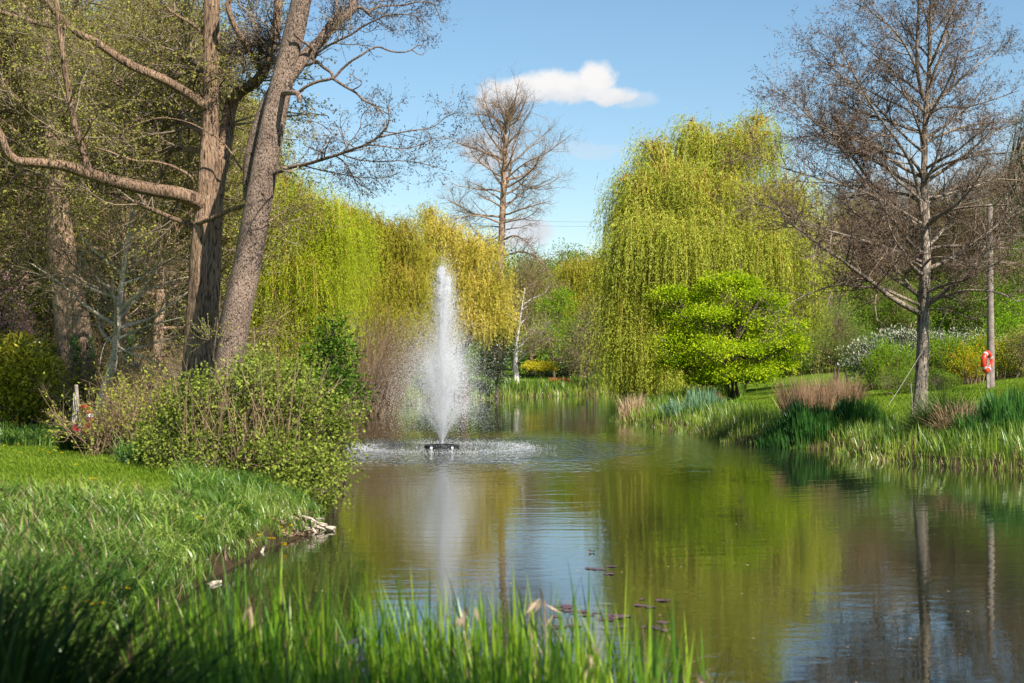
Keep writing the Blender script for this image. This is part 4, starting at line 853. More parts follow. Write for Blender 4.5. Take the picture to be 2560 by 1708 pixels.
# ------------------------------------------------------------------ the bare alder on the right bank
U, Lw = (1860, 0), (1860, 550)
tr_ = [P(x, y, 38) for x, y in ((2296, 1075), (2299, 1035), (2304, 950), (2308, 850), (2310, 770), (2312, 700), (2315, 620), (2312, 500), (2310, 450), (2312, 350), (2315, 280), (2322, 200), (2325, 100), (2328, 0), (2330, -120), (2330, -330))]
hz = [zl([(1150, 610), (1060, 565), (950, 500), (880, 440), (800, 380), (700, 310), (640, 260), (540, 200), (450, 130), (330, 40), (300, 0), (200, -80)], *Lw, 38, 34.5, .085, .015),
      zl([(1150, 560), (1100, 535), (1000, 490), (880, 440), (780, 440), (600, 425), (480, 465), (380, 500), (280, 560), (180, 620)], *Lw, 38, 36, .05, .008),
      zl([(1180, 590), (1250, 520), (1340, 490), (1440, 460), (1600, 465), (1700, 490), (1800, 540)], *Lw, 38, 36, .055, .012), zl([(1190, 570), (1280, 490), (1360, 420), (1450, 370), (1520, 320), (1600, 260)], *Lw, 38, 40, .06, .02),
      zl([(1160, 570), (1130, 490), (1060, 400), (980, 300), (880, 180), (850, 140), (780, 40)], *Lw, 38, 40, .045, .012), zl([(1165, 310), (1100, 270), (1000, 210), (900, 170), (850, 150), (700, 130)], *Lw, 38, 36, .045, .012),
      zl([(1165, 310), (1230, 250), (1340, 250), (1420, 280), (1500, 300)], *Lw, 38, 36.5, .04, .01), zl([(1190, 590), (1280, 585), (1400, 610), (1500, 650), (1600, 600)], *Lw, 38, 36.5, .03, .008),
      zl([(1190, 330), (1300, 290), (1440, 300), (1600, 270), (1780, 280)], *Lw, 38, 39.5, .04, .01), zl([(1180, 200), (1300, 170), (1450, 170), (1620, 180), (1820, 190)], *Lw, 38, 40, .045, .01),
      zl([(1160, 1400), (1130, 1200), (1080, 1050), (1000, 920), (850, 720), (780, 600), (700, 450), (640, 340), (600, 240)], *U, 38, 36, .055, .010), zl([(1170, 1150), (1090, 1040), (960, 990), (780, 930), (640, 890), (540, 860), (440, 780), (300, 640), (170, 540)], *U, 38, 35.5, .045, .008),
      zl([(1165, 1330), (1060, 1270), (880, 1240), (760, 1100), (640, 940), (540, 850), (420, 740), (330, 560)], *U, 38, 40, .05, .008), zl([(1190, 1150), (1300, 1080), (1420, 1040), (1560, 1010), (1700, 1000), (1820, 980)], *U, 38, 36.5, .045, .01),
      zl([(1190, 930), (1340, 860), (1480, 820), (1640, 800), (1800, 790)], *U, 38, 39.5, .045, .01), zl([(1190, 760), (1300, 700), (1450, 700), (1600, 660), (1800, 590)], *U, 38, 37, .04, .01),
      zl([(1175, 720), (1100, 640), (1040, 590), (990, 480), (900, 400), (760, 370)], *U, 38, 36.5, .04, .008), zl([(1210, 580), (1300, 440), (1440, 350), (1500, 200), (1560, 60)], *U, 38, 40, .035, .008),
      zl([(1175, 660), (1135, 480), (1060, 310), (980, 200), (900, 130), (800, 60), (680, 0)], *U, 38, 36, .04, .008), zl([(1190, 1450), (1330, 1380), (1500, 1350), (1700, 1340), (1830, 1330)], *U, 38, 36, .045, .012),
      zl([(1190, 1330), (1330, 1250), (1480, 1190), (1640, 1170), (1820, 1180)], *U, 38, 39, .045, .012), zl([(1170, 640), (1135, 480), (1130, 320), (1140, 120), (1145, -60)], *U, 38, 37.7, .055, .035),
      zl([(1210, 430), (1300, 260), (1350, 100), (1400, -40)], *U, 38, 38.7, .045, .02), zl([(1175, 1000), (1060, 900), (960, 800), (860, 690), (700, 560), (560, 420), (480, 330), (320, 350)], *U, 38, 37, .04, .008),
      limb([(2305, 560, 38), (2240, 520, 37.6), (2160, 480, 37), (2060, 450, 36.4), (1960, 420, 36), (1890, 390, 35.7)], .045, .008), limb([(2305, 655, 38), (2220, 620, 37), (2120, 590, 36), (2020, 560, 35.4), (1930, 520, 35), (1860, 500, 34.8)], .04, .008), limb([(2308, 480, 38), (2230, 430, 38.5), (2140, 370, 39), (2040, 330, 39.5), (1960, 270, 40)], .04, .008),
      zl([(1165, 800), (1040, 700), (900, 640), (720, 540), (620, 500), (500, 460)], *U, 38, 39.5, .035, .008), zl([(1215, 700), (1330, 600), (1460, 480), (1600, 380), (1760, 240)], *U, 38, 38, .035, .008)]
bare('bare_alder', 'tall leafless alder hung with dark catkins on the right bank', 'tree', (tr_[1][0], 38, 0.75), tr_[-1], 3.6, 95, nl=46, first=0.27, ang=(72, 35), n2=1500, L2=1.05, n3=9500, L3=0.42, n4=32000, L4=0.17, nb=4, bud=(0.048, 0.017), barkm=M['bark_grey'], twigm=M['twig_larch'], budm=M['cone_red'],
     trunk_pts=tr_, trunk_rad=[.22, .185, .155, .15, .15, .135, .12, .10, .085, .075, .065, .055, .05, .045, .035, .01], hand=hz, up=0.05, sides=32, strip=0.0022, wig=0.12, droop=0.0, prof=lambda t: (1 - t * 0.6) * 0.95)

# wooded slope behind it
ph = bare('hillside_tree', 'bare brown tree on the slope behind the bare alder', 'tree', at(2200, 88), P(2200, 470, 88), 4.2, 96, nl=40, first=0.2, ang=(70, 28), n2=420, L2=1.8, n3=3400, L3=0.85, n4=10000, L4=0.4, nb=1, bud=(0.08, 0.035), barkm=M['bark_tan'], twigm=M['twig_tan'], budm=M['brownbud'], strip=0.0045, group='bare brown trees on the wooded slope at the right')
pi_ = leafy('slope_tree', 'ivy green tree among the bare ones on the right slope', 'tree', at(2440, 92), [(2440, 600, 92, 60, 90), (2470, 700, 92, 70, 90), (2400, 680, 92, 60, 90)], 330, 40, 0.4, 0.12, 0.06, M['green'], M['bark_tan'], M['twig_tan'], 97, trunk_r=0.18, group='leafy trees on the wooded slope at the right')
for (px, d, rz, sc_, pr, lb) in ((2090, 84, 1.1, 0.95, ph, 'bare brown tree at the left end of the right slope'), (2300, 96, 2.0, 1.0, ph, 'bare brown tree on the slope straight behind the alder trunk'), (2380, 84, 3.0, 0.9, ph, 'bare brown tree on the slope left of the tall pole'), (2460, 100, 4.2, 1.05, ph, 'bare brown tree on the slope behind the tall pole'),
                             (2550, 86, 5.0, 1.0, ph, 'bare brown tree on the slope at the right edge'), (2150, 104, 0.5, 1.05, ph, 'bare brown tree further up behind the feathery shrub'), (2620, 100, 0.9, 1.2, ph, 'bare brown tree beyond the right edge of the slope'), (2250, 76, 5.8, 0.62, pi_, 'low leafy tree behind the cream flowered shrub'),
                             (2380, 112, 2.7, 1.0, pi_, 'leafy tree high on the slope left of the pole'), (2560, 74, 3.9, 0.75, pi_, 'leafy tree low at the right edge behind the hedge'), (2180, 120, 1.2, 0.9, pi_, 'leafy tree far up the slope behind the willow edge'), (2060, 110, 1.2, 0.9, pi_, 'leafy tree far back behind the right side of the tall willow')):
    clone(pr, at(px, d), rz, sc_, lb)
leafy('pine_tree', 'dark evergreen at the right edge high on the slope', 'tree', at(2575, 80), [(2565, 330, 80, 40, 50), (2560, 430, 80, 60, 60), (2530, 540, 80, 55, 60), (2580, 600, 80, 70, 90)], 300, 44, 0.3, 0.13, 0.03, M['dark'], M['bark_tan'], M['twig_alder'], 98, trunk_r=0.22, low=-0.6)

# shrubs on the right lawn
leafy('cream_flowered_shrub', 'large evergreen shrub covered in cream flower spikes on the lawn', 'shrub', at(2300, 60), [(2190, 905, 58, 70, 50), (2250, 880, 59, 70, 50), (2330, 872, 60, 80, 36), (2420, 868, 61, 70, 34), (2500, 885, 62, 50, 30), (2160, 925, 57.5, 40, 30)], 620, 34, 0.20, 0.10, 0.035, M['dark'], M['bark_dark'], M['twig_alder'], 101, trunk_r=0.06, stems=6, fork=0.3, shell=0.75, low=-0.7,
      second=(0.26, 0.09, 0.035, M['whiteflower'], 0.10, -0.05, 1.2))
def upright_shrub(name, label, px, d, wpx, top, n, L3, mat, seed, flower=None, fl_n=0, depth=1.2, leaf=(0.07, 0.028), cat='shrub', spread=0.3):
    """shrub of many upright leafy shoots"""
    rng = np.random.default_rng(seed); b = np.array(at(px, d)); root = thing(name, label, cat, b)
    gS, gL_ = Geo(), Geo(); H = EYE - (top - HY) / F * d - b[2]; wm = wpx * PXM(d) / 2
    a = rng.random(n) * 2 * np.pi; q = np.sqrt(rng.random(n)); p0 = b + np.stack([np.cos(a) * q * wm * 0.7, np.sin(a) * q * depth * 0.7, np.zeros(n)], 1)
    dd = np.stack([np.cos(a) * q * spread * 1.3, np.sin(a) * q * spread, np.ones(n)], 1) + rng.normal(0, 0.08, (n, 3))
    L = H * (0.78 + 0.3 * rng.random(n)) * (1 - 0.45 * q ** 3)
    W_ = walk(rng, p0, dd, L, 8, 0.06, (0, 0, 0.02)); tubes(gS, W_, np.linspace(0.014, 0.004, 8)[None] * np.ones((n, 1)), 4, tone=rng.random(n))
    R_ = np.full((n, 8), 0.01); p, d_, t, pi, _ = spawn(rng, W_, R_, n * 5, 0.25, 1, 32, 8); S_ = walk(rng, p, d_, L3 * (0.5 + rng.random(n * 5)), 5, 0.08, (0, 0, 0.1)); tubes(gS, S_, np.full((n * 5, 5), 0.003), 2, tone=rng.random(n * 5))
    m = n * 5 * 16; p, d_, t, pi, _ = spawn(rng, S_, np.full((n * 5, 5), 0.01), m, 0.05, 1, 45, 12); ct = rng.normal(0, 0.16, n * 5)
    fl = rng.random(m) < (fl_n if flower is not None else 0)
    leaves(gL_, p[~fl], d_[~fl], leaf[0] * (0.6 + 0.8 * rng.random((~fl).sum())), leaf[1], rng, (0.5 + ct[pi] + rng.normal(0, 0.18, m))[~fl])
    gS.build('stems', M['twig_tan'], root); gL_.build('foliage', mat, root)
    if fl.any():
        g2 = Geo(); leaves(g2, p[fl], d_[fl], 0.05, 0.035, rng, 0.5 + rng.normal(0, 0.2, fl.sum())); g2.build('blossom', flower, root)
    return root
upright_shrub('green_hedge_shrub', 'upright fresh green shrub left of the bare alder trunk', 2225, 55.5, 130, 868, 130, 0.5, M['green_b'], 102)
upright_shrub('green_hedge_shrub', 'upright fresh green shrub between the bare alder trunk and the pole', 2385, 56.5, 150, 850, 160, 0.5, M['green_b'], 103, M['forsythia'], 0.05)
upright_shrub('forsythia_shrub', 'shrub with yellow flowers right behind the tall pole', 2490, 55.0, 190, 858, 190, 0.5, M['green_b'], 104, M['forsythia'], 0.33)
upright_shrub('forsythia_shrub', 'low yellow flowering shrub just left of the orange lifebuoy', 2425, 53.5, 90, 890, 70, 0.45, M['green_b'], 105, M['forsythia'], 0.5)
leafy('box_shrub', 'low clipped rounded shrub on the lawn left of the bare alder trunk', 'shrub', at(2250, 51), [(2240, 958, 51, 50, 30), (2280, 962, 51, 40, 30)], 300, 34, 0.10, 0.035, 0.022, M['green'], M['bark_dark'], M['twig_alder'], 106, trunk_r=0.03, stems=4, fork=0.3, shell=0.8, low=-0.9)
leafy('box_shrub', 'low clipped rounded shrub on the lawn right of the bare alder trunk', 'shrub', at(2345, 51), [(2340, 955, 51, 48, 28), (2370, 960, 51, 26, 24)], 240, 34, 0.10, 0.035, 0.022, M['green'], M['bark_dark'], M['twig_alder'], 107, trunk_r=0.03, stems=4, fork=0.3, shell=0.8, low=-0.9)
leafy('edge_bush', 'greyish brown twiggy bush at the right edge of the lawn', 'shrub', at(2550, 54), [(2555, 880, 54, 40, 55), (2600, 850, 54, 50, 60)], 240, 30, 0.2, 0.07, 0.025, M['brownbud'], M['bark_dark'], M['twig_grey'], 108, trunk_r=0.05, stems=5, low=-0.9)
leafy('green_bush', 'bright green bush at the right edge above the lawn', 'shrub', at(2530, 62), [(2540, 790, 64, 50, 45), (2510, 820, 63, 40, 30)], 200, 36, 0.2, 0.08, 0.05, M['green_b'], M['bark_dark'], M['twig_tan'], 109, trunk_r=0.06, stems=3, low=-0.9)
# ------------------------------------------------------------------ ground cover
def scatter(n, x0, x1, y0, y1, rng, cond, wedge=None):
    """random ground points in a rectangle kept where cond(x, y, s) holds"""
    y = y0 + (y1 - y0) * rng.random(n); x = x0 + (x1 - x0) * rng.random(n)
    if wedge: x = (wedge[0] + (wedge[1] - wedge[0]) * rng.random(n) - CX) / F * y
    s = sdist(x, y); k = cond(x, y, s); x, y, s = x[k], y[k], s[k]
    return np.column_stack([x, y, ground_z(x, y, s)]), s

def fbm(x, y, f, seed):
    r = np.random.default_rng(seed); v = 0
    for k in range(5):
        a, b, c, d = r.normal(0, 1, 4); v = v + np.sin((a * x + b * y) * f * (1 + k * 0.6) + c * 5) * np.cos((d * x - a * y) * f * (1 + 0.5 * k)) / (1 + k * 0.5)
    return v / 1.6

def tufts(geo, rng, cen, per, spread, H, Wd, bend, tone, seg=3, tj=0.15, leanj=0.25):
    n = len(cen) * per; ci = np.repeat(np.arange(len(cen)), per); off = rng.normal(0, spread, (n, 2)); b = cen[ci].copy(); b[:, :2] += off
    ta = rng.random(len(cen)) * 6.28; az = np.arctan2(off[:, 1], off[:, 0]) * 0.5 + ta[ci] * 0.5 + rng.normal(0, 0.7, n)
    hs = (0.7 + 0.6 * rng.random(len(cen)))[ci]
    blades(geo, b, H * hs * (0.55 + 0.6 * rng.random(n)), Wd * (0.7 + 0.6 * rng.random(n)), np.abs(rng.normal(0, leanj, n)), rng, tone[ci] + rng.normal(0, tj, n), seg, bend * (0.5 + rng.random(n)), az)

rng = np.random.default_rng(201)
# meadow grass on the near left bank
c1, s = scatter(10500, 0, 0, 6.2, 24.5, rng, lambda x, y, s: (s > 0.05) & ~((y > 18.0) & (x < -0.225 * y)) & (x < 0), wedge=(-420, 860))
g = Geo(); tn = 0.47 + 0.34 * fbm(c1[:, 0], c1[:, 1], 1.1, 3) + rng.normal(0, 0.12, len(c1)); near = c1[:, 1] < 14
tufts(g, rng, c1, 15, 0.07, 0.27, 0.0085, 1.35, tn, 4)
c2, s = scatter(3200, 0, 0, 9, 24.5, rng, lambda x, y, s: (s > 0.2) & ((x > -0.225 * y) | (y < 17.5)) & (x < 0), wedge=(-300, 820))
k = fbm(c2[:, 0], c2[:, 1], 0.9, 9) > 0.05; c2 = c2[k]
tufts(g, rng, c2, 20, 0.07, 0.40, 0.020, 1.9, 0.55 + 0.3 * fbm(c2[:, 0], c2[:, 1], 1.6, 4) + rng.normal(0, 0.15, len(c2)), 4)
tag(g.build('meadow_grass', M['grass'], smooth=True), kind='stuff')
g = Geo(); c3, s = scatter(3000, 0, 0, 6.5, 18, rng, lambda x, y, s: (s > 0.0) & (x < 0), wedge=(-300, 820))
blades(g, c3, 0.28 + 0.2 * rng.random(len(c3)), 0.007, 0.35 * rng.random(len(c3)), rng, rng.random(len(c3)), 3, 0.8); tag(g.build('dry_grass', M['litter']), kind='stuff')
# mown lawn, left and right
g = Geo(); c4, s = scatter(70000, 0, 0, 17, 36, rng, lambda x, y, s: (s > 0.3) & (x < -0.2 * y), wedge=(-200, 560))
blades(g, c4, 0.05 + 0.04 * rng.random(len(c4)), 0.010, 0.5 * rng.random(len(c4)), rng, 0.5 + 0.2 * fbm(c4[:, 0], c4[:, 1], 0.8, 5) + rng.normal(0, 0.15, len(c4)), 2, 0.6)
c4, s = scatter(110000, 0, 0, 33, 66, rng, lambda x, y, s: (s > 1.2) & (x > 3), wedge=(1700, 2650))
blades(g, c4, 0.06 + 0.05 * rng.random(len(c4)), 0.018, 0.5 * rng.random(len(c4)), rng, 0.5 + 0.25 * fbm(c4[:, 0], c4[:, 1], 0.5, 6) + rng.normal(0, 0.15, len(c4)), 2, 0.6)
tag(g.build('lawn_grass', M['lawn'], smooth=True), kind='stuff')
# long grass against the hedge and under the left trees
g = Geo(); c5, s = scatter(2600, 0, 0, 24, 34, rng, lambda x, y, s: (s > 0.3) & ((y > 29.2) | (x > -0.262 * y)), wedge=(-150, 760))
tufts(g, rng, c5, 15, 0.12, 0.48, 0.016, 1.2, 0.42 + 0.2 * fbm(c5[:, 0], c5[:, 1], 0.9, 7), 3); tag(g.build('long_grass', M['grass']), kind='stuff')

# reeds
def reeds(name, n, region, wedge, cond, H, Wd, seed, mats=('reed',), seg=3, bend=0.45, share=None, hv=0.5):
    rng = np.random.default_rng(seed); c, s = scatter(n, 0, 0, region[0], region[1], rng, cond, wedge)
    f = fbm(c[:, 0], c[:, 1], 1.3, seed); h = H * (1 - hv / 2 + hv * rng.random(len(c))) * (1 + 0.3 * f) * np.clip(0.6 + (s + 0.3) * 0.6, 0.5, 1)
    dry = rng.random(len(c)) < (0.09 + 0.20 * np.exp(-np.clip(s, 0, 9) * 2.5)); c[:, 2] = np.maximum(c[:, 2], -0.12)
    g = Geo(); k = ~dry; blades(g, c[k], h[k], Wd, np.abs(rng.normal(0, 0.16, k.sum())), rng, 0.42 + 0.4 * f[k] + rng.normal(0, 0.25, k.sum()) + 0.3 * np.exp(-np.clip(s[k], 0, 9) * 3), seg, bend * rng.random(k.sum())); tag(g.build(name, M[mats[0]]), kind='stuff')
    g = Geo(); blades(g, c[dry], h[dry] * 0.75, Wd * 0.8, np.abs(rng.normal(0, 0.4, dry.sum())), rng, rng.random(dry.sum()), seg, 1.0 * rng.random(dry.sum())); tag(g.build('dry_' + name, M['drygrass']), kind='stuff')
reeds('bank_reeds', 64000, (29.5, 60), (1500, 2660), lambda x, y, s: (s > -0.35) & (s < 1.9) & (x > 2.5), 0.44, 0.016, 211)
reeds('far_bank_reeds', 34000, (86, 114), (1020, 1600), lambda x, y, s: (s > -0.4) & (s < 2.6), 0.72, 0.045, 212)
reeds('left_bank_reeds', 16000, (64, 84), (780, 1060), lambda x, y, s: (s > -0.4) & (s < 3.0) & (x < -3), 0.95, 0.035, 213)
reeds('inlet_reeds', 16000, (58, 84), (1500, 1900), lambda x, y, s: (s > -0.3) & (s < 4.0) & (x > 3), 0.55, 0.03, 214)

def clump(name, label, cat, px, d, wpx, n, H, Wd, mat, seed, depth=0.7, lean=0.16, bend=0.25, seg=3, tone=0.5, group=None, blossom=None):
    rng = np.random.default_rng(seed); root_loc = at(px, d); a = rng.random(n) * 6.28; q = np.sqrt(rng.random(n)); wm = wpx * PXM(d) / 2
    ph_ = rng.random(4) * 6
    x = root_loc[0] + np.cos(a) * q * wm; y = root_loc[1] + np.sin(a) * q * depth; z = np.maximum(ground_z(x, y), -0.15)
    g = Geo(); blades(g, np.column_stack([x, y, z]) - (0, 0, 0.02), H * (0.45 + 0.65 * rng.random(n)) * (1 - 0.4 * q ** 2) * (1 + 0.22 * np.sin(x * 4.1 + ph_[0]) + 0.16 * np.sin(x * 9.7 + ph_[1])), Wd * (0.7 + 0.6 * rng.random(n)), np.abs(rng.normal(0, lean, n)) * (0.4 + q), rng, tone + rng.normal(0, 0.25, n), seg, bend * rng.random(n), np.where(rng.random(n) < 0.7, a, rng.random(n) * 6.28))
    o = g.build(name, mat); o.location = root_loc
    me = o.data; co = np.empty(len(me.vertices) * 3, np.float32); me.vertices.foreach_get('co', co); co = co.reshape(-1, 3) - np.array(root_loc, np.float32); me.vertices.foreach_set('co', co.ravel()); me.update()
    return tag(o, label, cat, group)
clump('iris_clump', 'wide dark green iris clump at the water left of the bare alder', 'plant', 2060, 40.3, 330, 4300, 0.92, 0.030, M['iris'], 221, depth=1.0, bend=0.3)
clump('iris_clump', 'dark green iris clump at the right edge of the photo beside the tall bank reeds', 'plant', 2520, 34.5, 260, 2600, 0.90, 0.030, M['iris'], 222, depth=0.9, bend=0.35, tone=0.7)
clump('blue_iris_clump', 'blue green iris clump near the tip of the right bank', 'plant', 1735, 53.5, 165, 1300, 0.78, 0.04, M['iris_b'], 223, depth=0.9)
clump('sedge_mound', 'arching sedge mound with dead brown blades at the foot of the bare alder', 'plant', 2375, 36.0, 170, 2400, 1.25, 0.016, M['sedge'], 224, depth=0.8, lean=0.6, bend=1.4, seg=4, tone=0.9)
clump('dead_grass_mound', 'collapsed straw coloured grass beside the sedge mound on the right bank', 'plant', 2400, 35.2, 120, 900, 0.95, 0.022, M['drygrass'], 225, depth=0.5, lean=0.7, bend=1.3, seg=4)
clump('dry_grass_clump', 'tall pinkish brown dry stems in front of the feathery shrub', 'plant', 2020, 45.5, 130, 1500, 1.55, 0.012, M['drygrass'], 226, depth=0.6, lean=0.18, bend=0.35, tone=0.35)
clump('dry_grass_clump', 'shorter pale brown dry stems on the lawn left of the cream flowered shrub', 'plant', 2085, 50, 150, 1500, 1.15, 0.014, M['drygrass'], 227, depth=0.7, lean=0.25, bend=0.6, tone=0.45)
clump('dry_grass_clump', 'small rounded reddish dry grass tuft below the left of the maple', 'plant', 1765, 57, 62, 1100, 0.62, 0.016, M['drygrass'], 228, depth=0.5, lean=0.5, bend=1.0, seg=4, tone=0.3)
clump('dead_reed_clump', 'pale dead reed stems at the tip of the right bank', 'plant', 1590, 57.2, 90, 420, 0.95, 0.02, M['drygrass'], 229, depth=0.6, lean=0.22, bend=0.4, tone=0.75)
clump('fern_clump', 'bright green leafy tuft on the lawn below the maple', 'plant', 1842, 51.5, 60, 500, 0.48, 0.03, M['rush'], 230, depth=0.4, lean=0.5, bend=0.8, tone=0.55)
clump('fern_clump', 'low bright green tuft left of the leafy one below the maple', 'plant', 1690, 58.0, 120, 800, 0.40, 0.03, M['rush'], 231, depth=0.5, lean=0.5, bend=0.8, tone=0.5)
clump('tussock', 'dark grass tussock under the red ring on the left', 'plant', 215, 27.5, 110, 1700, 0.75, 0.013, M['sedge'], 232, depth=0.5, lean=0.3, bend=0.8, seg=4, tone=0.6)

# big sedge in the lower left corner, the shade there put into its dark colour
def sedge(label, x, y, n, H, seed, w=0.5, mat='sedge', Wd=0.013, tone=0.5, bend=1.5, lean=0.35, name='pendulous_sedge'):
    rng = np.random.default_rng(seed); z = max(gz(x, y), -0.1); a = rng.random(n) * 6.28; q = rng.random(n); b = np.column_stack([x + np.cos(a) * q * w * 0.5, y + np.sin(a) * q * w * 0.5, np.full(n, z - 0.03)])
    g = Geo(); blades(g, b - (x, y, z), H * (0.55 + 0.6 * rng.random(n)), Wd, np.abs(rng.normal(0, lean, n)), rng, tone + rng.normal(0, 0.3, n), 7, bend * (0.3 + rng.random(n)), a + rng.normal(0, 0.6, n))
    o = g.build(name, M[mat]); o.location = (x, y, z); return tag(o, label, 'plant', None)
sedge('large dark arching sedge filling the lower left corner', -1.95, 5.3, 2000, 1.45, 241, 0.7, bend=1.3, lean=0.25, Wd=0.019)
sedge('dark arching sedge at the left edge behind the corner one', -2.55, 6.4, 1300, 1.32, 242, 0.8, bend=1.3, lean=0.25, Wd=0.018)
sedge('smaller dark sedge right of the corner one at the water', -1.45, 5.2, 350, 0.92, 243, 0.5, tone=0.7, bend=1.2)
sedge('brown dead stems arching out of the corner sedge', -1.45, 5.6, 70, 1.75, 244, 0.6, 'drygrass', 0.006, 0.3, 1.5, 0.5, 'dead_sedge')
# bulrush bed across the foreground
rng = np.random.default_rng(251); n = 9500
xx = -2.7 + 3.9 * rng.random(n) ** 1.15; yv = 6.1 + 3.3 * rng.random(n)
dens = np.clip(1.15 - 0.62 * np.clip((xx / yv * F + CX - 1080) / 420, 0, 2), 0.06, 1); far = np.clip(1.2 - (yv - 6) / 3.6, 0.25, 1)
k = (rng.random(n) < dens * far) & (sdist(xx, yv) < 0.5) & (xx / yv * F + CX > 400 + 60 * np.sin(yv * 9)); xx, yv = xx[k], yv[k]; m = len(xx)
hh = (1.06 + 0.22 * fbm(xx, yv, 1.2, 8)) * (0.62 + 0.5 * rng.random(m)) * (1 - 0.10 * np.clip(xx, 0, 3)); b = np.column_stack([xx, yv, np.full(m, -0.05)])
g = Geo(); blades(g, b, hh, 0.011 + 0.013 * rng.random(m), np.abs(rng.normal(0, 0.14, m)), rng, 0.48 + 0.25 * fbm(xx, yv, 2, 4) + rng.normal(0, 0.36, m), 6, 0.45 * rng.random(m) ** 1.5); tag(g.build('foreground_rushes', M['rush']), kind='stuff')
q = rng.random(m) < 0.26; g = Geo(); blades(g, b[q] + (0.02, 0.03, 0), hh[q] * 0.8, 0.016, np.abs(rng.normal(0, 0.3, q.sum())), rng, rng.random(q.sum()), 6, 1.1 * rng.random(q.sum())); tag(g.build('dead_rushes', M['litter']), kind='stuff')
# leaf litter and crumpled dead leaves caught in the rushes
for i, (px, py, d) in enumerate(((1160, 1530, 7.8), (1360, 1500, 8.2), (1745, 1690, 7.0), (622, 1520, 8.5), (1480, 1640, 7.3), (900, 1640, 7.0))):
    r_ = np.random.default_rng(260 + i); c = P(px, py, d); g = Geo(); gs = Geo()
    st = smooth_path(np.array([(c[0], c[1], -0.1), c * (1, 1, 0.5) + (0.02, 0, 0), c]), 8); tubes(gs, st[None], np.full((1, 8), 0.004), 5)
    leaves(g, np.repeat(c[None], 7, 0) + r_.normal(0, 0.02, (7, 3)) * (1, 1, 2), r_.normal(0, 0.5, (7, 3)) + (0, 0, -1), 0.07 + 0.06 * r_.random(7), 0.026, r_, 0.8 + 0.2 * r_.random(7))
    o = thing('withered_stalk', ('withered stalk with pale dead leaves among the rushes', ) [0], 'plant', (c[0], c[1], 0), 'withered stalks in the foreground rushes'); gs.build('stalk', M['drygrass'], o); g.build('dead_leaves', M['litter'], o)
    o['label'] = ['pale withered stalk in the middle of the rushes', 'brown withered stalk right of the middle of the rushes', 'pale withered stalk at the right end of the rushes', 'withered stalk with a white tip at the left part of the rushes', 'withered stalk low at the right part of the rushes', 'withered stalk low in the thick of the rushes'][i]

# foreground shrub
leafy('currant_shrub', 'large brown stemmed shrub with small fresh leaves in front of the big alders', 'shrub', (at(590, 23)[0], 23, 0.12), [(430, 1090, 23.5, 100, 85), (520, 1030, 23.2, 110, 105), (640, 1020, 23, 120, 120), (760, 1060, 22.8, 110, 110), (700, 1180, 22, 120, 95), (800, 1180, 21.8, 80, 80), (560, 1150, 22.4, 140, 80), (850, 1110, 22.5, 42, 70), (450, 1140, 23, 100, 60), (740, 960, 23.5, 70, 60), (690, 1240, 21.4, 90, 60), (790, 1245, 21.2, 60, 50), (640, 920, 23.6, 60, 50), (860, 1040, 22.6, 40, 50)],
      1500, 18, 0.10, 0.05, 0.042, M['shrub'], M['twig_alder'], M['twig_alder'], 271, trunk_r=0.035, stems=16, fork=0.35, shell=0.15, low=-0.75, flatclump=0.8, tonejit=0.24, up=0.5)
r_ = np.random.default_rng(272); sh_ = bpy.data.objects['currant_shrub']; g = Geo(); n = 150; b0 = np.column_stack([(450 + 300 * r_.random(n) - CX) / F * 22.5, 22 + 1.2 * r_.random(n), np.full(n, 0.5)]); W_ = walk(r_, b0, r_.normal(0, 0.28, (n, 3)) + (0, 0, 1), 1.0 + 1.1 * r_.random(n), 8, 0.07, (0.02, 0, 0)); tubes(g, W_, np.linspace(0.009, 0.003, 8)[None] * np.ones((n, 1)), 5, tone=r_.random(n)); g.build('stems', M['twig_tan'], sh_)
leafy('sapling', 'dark stemmed sapling with green leaves at the water beside the lime willow', 'shrub', at(830, 29), [(800, 900, 29, 40, 60), (850, 900, 29, 35, 55), (840, 970, 28.6, 50, 50), (880, 990, 28.3, 40, 35), (790, 990, 28.6, 50, 50), (830, 840, 29.2, 24, 50)], 210, 22, 0.12, 0.075, 0.05, leaf_mat('sapling_leaf', (0.03, 0.07, 0.01), (0.08, 0.15, 0.02), (0.17, 0.26, 0.03), 0.3), M['bark_dark'], M['twig_alder'], 273, trunk_r=0.03, stems=6, fork=0.3, shell=0.3, low=-0.7)
def brush(name, label, px, d, wpx, n, L, seed, mat='twig_tan', twn=3, depth=1.0, lean=0.35, leafm=None, group=None, r=0.008):
    rng = np.random.default_rng(seed); b = np.array(at(px, d)); o = thing(name, label, 'shrub', b, group); wm = wpx * PXM(d) / 2
    p0 = b + np.stack([rng.uniform(-wm, wm, n), rng.uniform(-depth, depth, n), np.zeros(n)], 1); p0[:, 2] = ground_z(p0[:, 0], p0[:, 1]); W_ = walk(rng, p0, rng.normal(0, lean, (n, 3)) + (0, 0, 1), L * (0.5 + 0.7 * rng.random(n)), 9, 0.12, (0, 0, -0.02)); g = Geo(); gl_ = Geo()
    tubes(g, W_, np.linspace(1, 0.4, 9)[None] * np.full((n, 1), r), 4, tone=rng.random(n)); R_ = np.full((n, 9), r)
    twig_levels(rng, g, gl_, W_, R_, n * twn, L * 0.45, n * twn * 3, L * 0.2, 0, 0, nb=3 if leafm else 0, bud=(0.05, 0.03), up=0.0, ang=(40, 40, 40), t2=(0.2, 1))
    g.build('stems', M[mat], o)
    if leafm: gl_.build('foliage', M[leafm], o)
    return o
brush('bramble_thicket', 'brown bare bramble stems between the red ring and the leafy shrub', 340, 26.5, 190, 190, 1.3, 281, leafm='bud', group='bramble thickets under the left trees')
